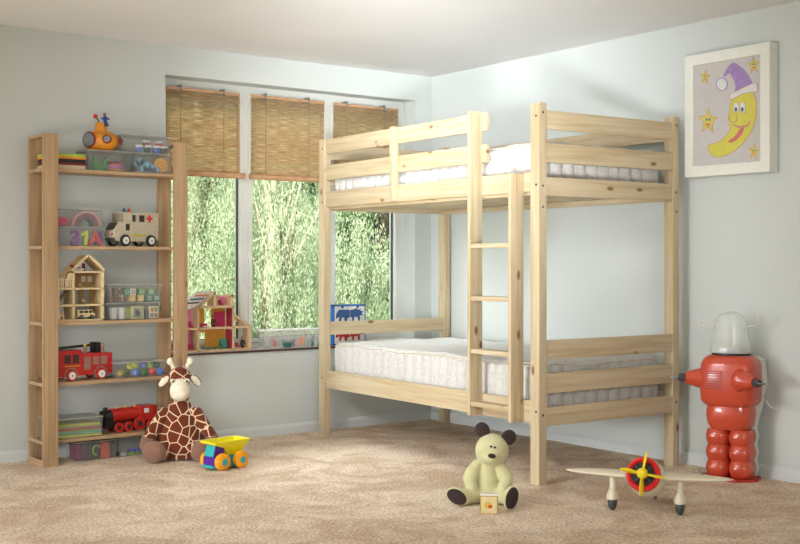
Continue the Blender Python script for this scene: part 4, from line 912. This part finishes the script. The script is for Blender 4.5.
for sx in (-1, 1):
    for k in range(7):
        f = k/6; m.ball((sx*(.082+.076*f), -.03-.06*f, .232-.115*f), (.034-.003*f, .033, .034), n=14)
    for k in range(5): f = k/4; m.ball((sx*(.07+.025*f), -.06-.05*f, .05), .045, n=14)
soft(m, 'body', 'giraffe_fur', gir)
m = MB(); m.ball((.0, -.052, .352), (.052, .05, .05)).ball((0, -.036, .385), (.04, .045, .03)).ball((0, -.062, .335), (.05, .045, .038)); soft(m, 'muzzle', 'plush_cream', gir, .004)
for sx in (-1, 1):
    m = MB()
    for k in range(4): f = k/3; m.ball((sx*(.160+.01*f), -.092-.012*f, .112-.028*f), (.034-.004*f, .032, .034), n=14)
    soft(m, 'hand', 'plush_brown', gir)
    MB().ball((sx*.112+(-.014 if sx < 0 else 0), -.13, .056), (.062, .045, .055), (0, sx*-.35, sx*.35), n=26).build('foot', 'plush_brown', gir)
    # ear: folded leaf with brown back
    e = MB(); e.ball((sx*.078, -.008, .398), (.038, .01, .021), (0, sx*.85, 0), n=18); eo = e.build('ear', 'giraffe_fur', gir)
    MB().ball((sx*.08, -.017, .396), (.034, .006, .0165), (0, sx*.85, 0), n=16).build('inner_ear', 'plush_cream', eo)
    m = MB(); m.tube([(sx*.03, 0, .45), (sx*.038, 0, .475), (sx*.046, 0, .49)], .011, 10).ball((sx*.05, 0, .495), (.017, .016, .019), n=14); m.build('horn', 'plush_cream', gir)
    m = MB(); m.ball((sx*.036, -.062, .402), (.013, .012, .011), n=14); eo = m.build('eyelid', 'plush_cream', gir)
    MB().ball((sx*.034, -.0725, .4), .0055, n=10).build('eye', 'black', eo)
m = MB(); m.tube([(0, 0, .46), (0, -.004, .49), (0, -.004, .512)], [.012, .013, .006], 10); m.build('forelock', 'plush_brown', gir)

# ---- teddy
mat('bear_fur', (206, 200, 152), .9, noise=.05, sheen=.35, bump=.35, bscale=350); mat('bear_dark', (46, 28, 24), .85, sheen=.2)
b0 = PZ(488, 502); bs_ = 240.
bear = thing('teddy_bear', 'cream teddy bear with dark brown ears sitting on the carpet', 'soft toy', b0, facing(488))
m = MB(); m.loft([(0, .045, .04, 0, 0, 2), (.01, .058, .05, 0, 0, 2), (.05, .056, .054, 0, 0, 2), (.1, .044, .044, 0, 0, 2), (.14, .038, .038, 0, 0, 2), (.165, .034, .034, .004, 0, 2), (.19, .03, .03, .008, 0, 2)])
HB = Vector((.016, -.012, .219))
m.ball(HB, (.07, .062, .069), (0, .2, 0), n=26).ball(HB+Vector((.0, -.048, -.02)), (.034, .028, .026), n=18)
for sx in (-1, 1):
    for k in range(8): f = k/7; m.ball((sx*(.048+.026*sin(pi*f*.8)), -.012-.035*f, .155-.088*f), (.023+.009*sin(pi*f), .025, .025), n=12)
for (P0, P1_) in (((-.04, -.03, .035), (-.105, -.07, .036)), ((.04, -.03, .035), (.078, -.085, .038))):
    for k in range(8): f = k/7; q_ = Vector(P0).lerp(Vector(P1_), f); m.ball(q_, .032, n=12)
soft(m, 'body', 'bear_fur', bear, .004)
for nm, c, r_, rot in (('ear', (-.024, -.01, .302), .033, (0, -.3, -.2)), ('ear', (.086, -.01, .272), .033, (0, .6, .2))):
    MB().ball(c, (r_*.95, .012, r_), rot, n=22).build(nm, 'bear_dark', bear)
MB().ball(HB+Vector((.0, -.0755, -.012)), (.0165, .008, .0105), (0, .15, 0), n=16).build('nose', 'bear_dark', bear)
for x_, zz in ((-.004, .0245), (.0125, .021)): MB().ball(HB+Vector((x_, -.0605, zz)), .0048, n=12).build('eye', 'black', bear)
for c, r_, rot in (((-.124, -.088, .04), (.044, .009, .03), (0, .42, -.25)), ((.092, -.109, .042), (.027, .009, .046), (0, .25, .35))):
    f = MB().ball(c, (r_[0]*1.13, .022, r_[2]*1.12), rot, n=22).build('foot', 'bear_fur', bear)
    d = Matrix.Rotation(rot[2], 3, 'Z') @ Vector((0, -.015, 0)); MB().ball(Vector(c)+d, (r_[0], r_[1], r_[2]), rot, n=22).build('sole', 'bear_dark', f)
mat('tin_gold', (190, 160, 96), .4, metal=.3); mat('tin_art', (222, 202, 150), .5); mat('tin_lid', (226, 220, 206), .35)
tp = PZ(489, 514); tin = thing('gift_box', 'small square cream and gold printed box between the teddy bear feet', 'box', tp, facing(489)-.05)
MB().b2((-.035, 0, 0), (.035, .03, .072), bev=.002).build('body', 'tin_gold', tin); MB().b2((-.036, -.001, .072), (.036, .031, .08), bev=.002).build('lid', 'tin_lid', tin)
fa = MB().b2((-.031, -.0015, .004), (.031, .001, .068)).build('printed_front', 'tin_art', tin)
mat('art_red', (190, 60, 50), .6); mat('art_yel', (220, 180, 70), .6)
MB().prism([(.016*cos(2*pi*k/12)-.004, .034+.013*sin(2*pi*k/12)) for k in range(12)], -.0022, -.001).build('print_spot', 'art_yel', fa)
MB().prism([(.009*cos(2*pi*k/12)+.005, .03+.007*sin(2*pi*k/12)) for k in range(12)], -.0028, -.001).build('print_spot', 'art_red', fa)

# ---- dump truck
mat('tr_yellow', (232, 220, 20), .35, noise=.02); mat('tr_purple', (84, 24, 140), .4); mat('tr_teal', (40, 168, 168), .4); mat('tr_orange', (240, 160, 24), .45)
al = radians(38); c0 = PZ(224, 468)
trk = thing('toy_dump_truck', 'chunky plastic dump truck with a yellow tipper on the carpet by the giraffe', 'toy truck', c0, facing(224)+al)
trk.scale = (1.06, 1.06, 1.06)
# local: front = -x
MB().b2((-.088, -.04, .022), (-.03, .04, .062), bev=.004).build('cab_lower', 'tr_purple', trk)
MB().prism([(-.086, .062), (-.072, .115), (-.028, .115), (-.028, .062)], -.036, .036).build('cab_upper', 'tr_purple', trk)
MB().prism([(-.088, .064), (-.0745, .112), (-.07, .112), (-.082, .064)], -.032, .032).build('windscreen', 'tr_teal', trk)
MB().b2((-.095, -.042, .012), (.09, .042, .024), bev=.004).build('chassis', 'tr_teal', trk)
MB().b2((-.0, -.03, .024), (.08, .03, .062), bev=.004).build('tipper_mount', 'tr_teal', trk)
def hopper():
    m = MB(); sec = [(.062, -.005, .07, .03), (.1, -.03, .092, .044), (.118, -.09, .105, .055), (.132, -.098, .112, .06)]
    def ring(z_, xa, xb, hy_): return [m.bm.verts.new(p) for p in ((xa, -hy_, z_), (xb, -hy_, z_), (xb, hy_, z_), (xa, hy_, z_))]
    O = [ring(*s_) for s_ in sec]; I = [ring(s_[0]+(.004 if i == 0 else 0), s_[1]+.007, s_[2]-.007, s_[3]-.007) for i, s_ in enumerate(sec)]
    ch_ = O+I[::-1]
    for A, B in zip(ch_, ch_[1:]):
        for i in range(4): m.bm.faces.new((A[i], A[(i+1) % 4], B[(i+1) % 4], B[i]))
    m.bm.faces.new(O[0][::-1]); m.bm.faces.new(I[0])
    es = list(m.bm.edges); return m
hp = hopper().build('tipper', 'tr_yellow', trk); bv = hp.modifiers.new('b', 'BEVEL'); bv.width = .003; bv.segments = 2
for x_ in (-.05, .055):
    for y_ in (-.054, .054):
        wn = MB().lathe([(.012, -.017), (.03, -.017), (.038, -.011), (.04, 0), (.038, .011), (.03, .017), (.012, .017)], Matrix.Translation((x_, y_, .04)) @ Matrix.Rotation(pi/2, 4, 'X')).build('wheel', 'tr_orange', trk)
        MB().cyl((x_, y_-.0185, .04), (x_, y_+.0185, .04), .0155).build('hub', 'tr_teal', wn)

# ---- toy aeroplane
mat('plane_cream', (232, 222, 196), .4, noise=.03); mat('plane_red', (222, 36, 40), .35); mat('plane_dark', (50, 40, 38), .5); mat('prop_yellow', (246, 218, 20), .4); mat('plane_rubber', (72, 76, 74), .5)
wl, wr = PZ(612.5, 510), PZ(680, 515); mid = (wl+wr)/2; yaw = atan2(wr.y-wl.y, wr.x-wl.x)
pl = thing('toy_aeroplane', 'cream toy aeroplane with a yellow propeller and red engine ring on the carpet', 'toy plane', mid, yaw)
hwid = (wr-wl).length/2; wz = .145
def wing(span0, span1, cz, ch0, name):
    m = MB(); R = []; n = 24
    N_ = 22
    for i in range(N_+1):
        f = -1+2*i/N_; x_ = (span0+span1)/2+(span1-span0)/2*f; c_ = ch0*sqrt(max(.012, 1-abs(f)**2.4)); t2 = .0145*sqrt(max(.02, 1-abs(f)**2.2))
        R.append([m.bm.verts.new((x_, .02+c_*.5*cos(2*pi*k/n), cz+t2*sin(2*pi*k/n)+abs(f)*.004)) for k in range(n)])
    m._rings(R, None); m.build(name, 'plane_cream', pl)
wing(-.325, .335, wz, .13, 'wing')
nose = Vector((0.0, -.075, .166))
m = MB(); X_ = Matrix.Translation(nose) @ Matrix.Rotation(-pi/2+radians(-18), 4, 'X')
# fuselage along local +z after rotation -> runs back and down
m.lathe([(.03, .024), (.058, .026), (.07, .05), (.076, .12), (.062, .2), (.036, .3), (.022, .36), (.006, .38)], X_); fu = m.build('fuselage', 'plane_cream', pl)
MB().lathe([(.048, -.004), (.056, -.012), (.066, -.006), (.069, .008), (.066, .024), (.05, .024)], X_, 36, loop=True).build('engine_ring', 'plane_red', pl)
MB().lathe([(.001, .006), (.052, .006), (.054, .022)], X_, 30).build('engine', 'plane_dark', pl)
m = MB()
for k in range(8): a = k*pi/4; m.cyl(X_ @ Vector((.02*cos(a), .02*sin(a), .0)), X_ @ Vector((.045*cos(a), .045*sin(a), .0)), .007, n=10)
m.build('cylinders', 'dark_grey', pl)
pr = MB().ball(X_ @ Vector((0, 0, -.022)), (.022, .018, .022), n=20).cyl(X_ @ Vector((0, 0, -.02)), X_ @ Vector((0, 0, .006)), .008).build('propeller_hub', 'prop_yellow', pl)
for k, a in enumerate((radians(82), radians(-8), radians(-91), radians(172))):
    m = MB(); 
    Xb = X_ @ Matrix.Translation((0, 0, -.02)) @ Matrix.Rotation(-a, 4, 'Z') @ Matrix.Rotation(.5, 4, 'X')
    m.loft([(0.012, .007, .004, 0, 0, 2), (.03, .010, .004, 0, 0, 2), (.055, .0155, .0034, 0, 0, 2), (.075, .013, .003, 0, 0, 2), (.088, .005, .002, 0, 0, 2)], Xb @ Matrix.Rotation(pi/2, 4, 'Y'), n=14)
    m.build('propeller_blade', 'prop_yellow', pr)
for sx in (-1, 1):
    x_ = sx*hwid; st = MB().cyl((x_, 0, .045), (x_, .01, wz), .012, .013, n=16).build('landing_strut', 'plane_cream', pl)
    MB().loft([(.047, .023, .034, x_, 0, 2), (.056, .024, .034, x_, 0, 2), (.072, .02, .028, x_, 0, 2), (.088, .012, .014, x_, 0, 2)]).build('wheel_fairing', 'plane_cream', pl)
    MB().ball((x_, 0, .033), (.019, .033, .033), n=20).build('wheel', 'plane_rubber', pl)
tail = X_ @ Vector((0, 0, .36)); m = MB(); m.loft([(-.1, .002, .03, 0, 0, 2), (0, .005, .045, 0, 0, 2), (.1, .002, .03, 0, 0, 2)], Matrix.Translation(tail) @ Matrix.Rotation(pi/2, 4, 'Y'), n=16); m.build('tailplane', 'plane_cream', pl)
MB().prism([(-.04, 0), (.03, 0), (.03, .06), (.005, .07)], -.004, .004, 'yz', Matrix.Translation(tail)).build('tail_fin', 'plane_cream', pl)
MB().cyl(tail+Vector((0, 0, -.01)), (tail.x, tail.y, .008), .004, n=10).ball((tail.x, tail.y, .008), .008, n=12).build('tail_wheel', 'plane_rubber', pl)

# ---- robot
mat('robot_red', (200, 72, 46), .3, noise=.03, coat=.6); mat('robot_red_base', (176, 44, 34), .4); mat('robot_white', (206, 208, 196), .35); mat('dome_clear', (236, 240, 234), .1, alpha_mix=.32, noise=.01); mat('robot_inner', (214, 212, 200), .4); mat('claw', (64, 66, 68), .4)
rp_ = PZ(731, 478.5); ru = FPX/((rp_.x-CAM[0])*FW[0]+(rp_.y-CAM[1])*FW[1])
rob = thing('toy_robot', 'tall red toy robot with a clear dome head standing by the right wall', 'toy robot', rp_, facing(731)+radians(-16))
k = 1/ru
MB().prism([(-.1, -.075), (.05, -.1), (.13, -.03), (.12, .07), (-.06, .09), (-.14, .02)], 0, .012, 'xy').build('base', 'robot_red_base', rob)
m = MB(); mm = []
for sx in (-1, 1):
    rg = [(.012, .045, .055, sx*.054, 0, 2.6)]
    for b_ in range(3):
        z0_ = .016+b_*.072
        for f in range(7): a = pi*f/6; rg.append((z0_+.072*f/6, .047+.009*sin(a), .062+.012*sin(a), sx*.053, 0, 3))
    m = MB().loft(rg); m.build('leg', 'robot_red', rob)
MB().loft([(.232, .085, .07, 0, 0, 3), (.25, .1, .078, 0, 0, 3), (.29, .108, .085, 0, 0, 3), (.325, .106, .084, 0, 0, 3), (.345, .1, .08, 0, 0, 3)]).build('hips', 'robot_red', rob)
m = MB().loft([(.335, .095, .075, 0, 0, 3), (.347, .118, .092, 0, 0, 3.4), (.365, .128, .1, 0, 0, 4), (.45, .132, .104, 0, 0, 4), (.53, .128, .1, 0, 0, 4), (.558, .116, .09, 0, 0, 3.6), (.572, .095, .075, 0, 0, 3), (.576, .06, .05, 0, 0, 2.6)]); m.build('torso', 'robot_red', rob)
m = MB(); [m.box((-.05, -.105, .425+i*.011), (.075, .006, .005)) for i in range(8)]; m.build('chest_grille', 'robot_red_base', rob)
# pale rear shell
MB().loft([(.014, .094, .03, .006, .06, 3), (.05, .106, .034, .006, .062, 3), (.085, .098, .03, .006, .062, 3), (.125, .106, .034, .006, .062, 3), (.16, .098, .03, .006, .062, 3), (.2, .106, .034, .006, .064, 3), (.235, .098, .03, .006, .064, 3), (.3, .112, .036, .006, .068, 3), (.35, .122, .036, .008, .08, 3), (.45, .134, .036, .01, .092, 3), (.55, .124, .03, .01, .088, 3), (.57, .09, .02, .006, .08, 3)]).build('rear_shell', 'robot_white', rob)
for (c, d, lb) in (((-.122, -.04, .462), (-.8, -.5, .03), 'l'), ((.078, -.085, .465), (.82, -.55, -.02), 'r')):
    X_ = Matrix.Translation(c) @ Vector(d).to_track_quat('Z', 'Y').to_matrix().to_4x4()
    ar = MB().lathe([(.056, -.012), (.056, 0), (.046, .012), (.036, .05), (.026, .075), (.024, .082)], X_).build('arm', 'robot_red', rob)
    cl_ = MB().lathe([(.018, .08), (.02, .1), (.014, .112)], X_).build('wrist', 'claw', ar)
    mc = MB()
    for s_ in (-1, 1): mc.tube([X_ @ Vector((s_*.008, 0, .108)), X_ @ Vector((s_*.016, 0, .12)), X_ @ Vector((s_*.012, 0, .134)), X_ @ Vector((s_*.003, 0, .14))], .0045, 8)
    mc.build('claw', 'steel', ar)
MB().lathe([(.088, .572), (.088, .582), (.07, .585)], sq=.85).build('neck_plate', 'black', rob)
MB().loft([(.583, .06, .045, -.005, 0, 4), (.612, .06, .045, -.005, 0, 4)]).build('head_base', 'robot_inner', rob)
m = MB(); m.lathe([(.098, .584), (.094, .6), (.082, .66), (.078, .7), (.07, .735), (.05, .76), (.02, .772), (.002, .774)], sq=.85); m.build('dome', 'dome_clear', rob)
m = MB()
for s_ in (-1, 1): m.torus((s_*.018, -.02, .675), .012, .0025, (0, 1, 0), 16)
for i in range(5): m.cyl((-.03+.014*i, -.02, .612), (-.026+.013*i, -.02, .65), .003, n=8)
m.box((0, -.02, .65), (.07, .012, .006)).box((0, -.02, .632), (.06, .014, .006)).cyl((0, -.01, .61), (0, -.01, .68), .006, n=10); m.build('head_mechanism', 'robot_inner', rob)
MB().b2((-.034, -.05, .59), (.03, -.046, .604), bev=.001).build('grille_mouth', 'steel', rob)
for sx in (-1, 1):
    e = (sx*.125, 0, .712) if sx < 0 else (.118, 0, .712)
    m = MB(); m.tube([(sx*.074, 0, .706), (sx*.1, 0, .71), e] + ([(.128, 0, .722), (.132, 0, .735)] if sx > 0 else []), .0038, 8)
    c = (sx*.138, 0, .714) if sx < 0 else (.133, 0, .75)
    m.torus(c, .013, .003, (0, 1, 0), 18); m.build('aerial', 'robot_inner', rob)
m = MB(); m.tube([(.135, .07, .39), (.165, .0, .36), (.19, -.03, .345), (.235, -.06, .345)], .0032, 8); m.build('wind_up_lever', 'robot_white', rob)
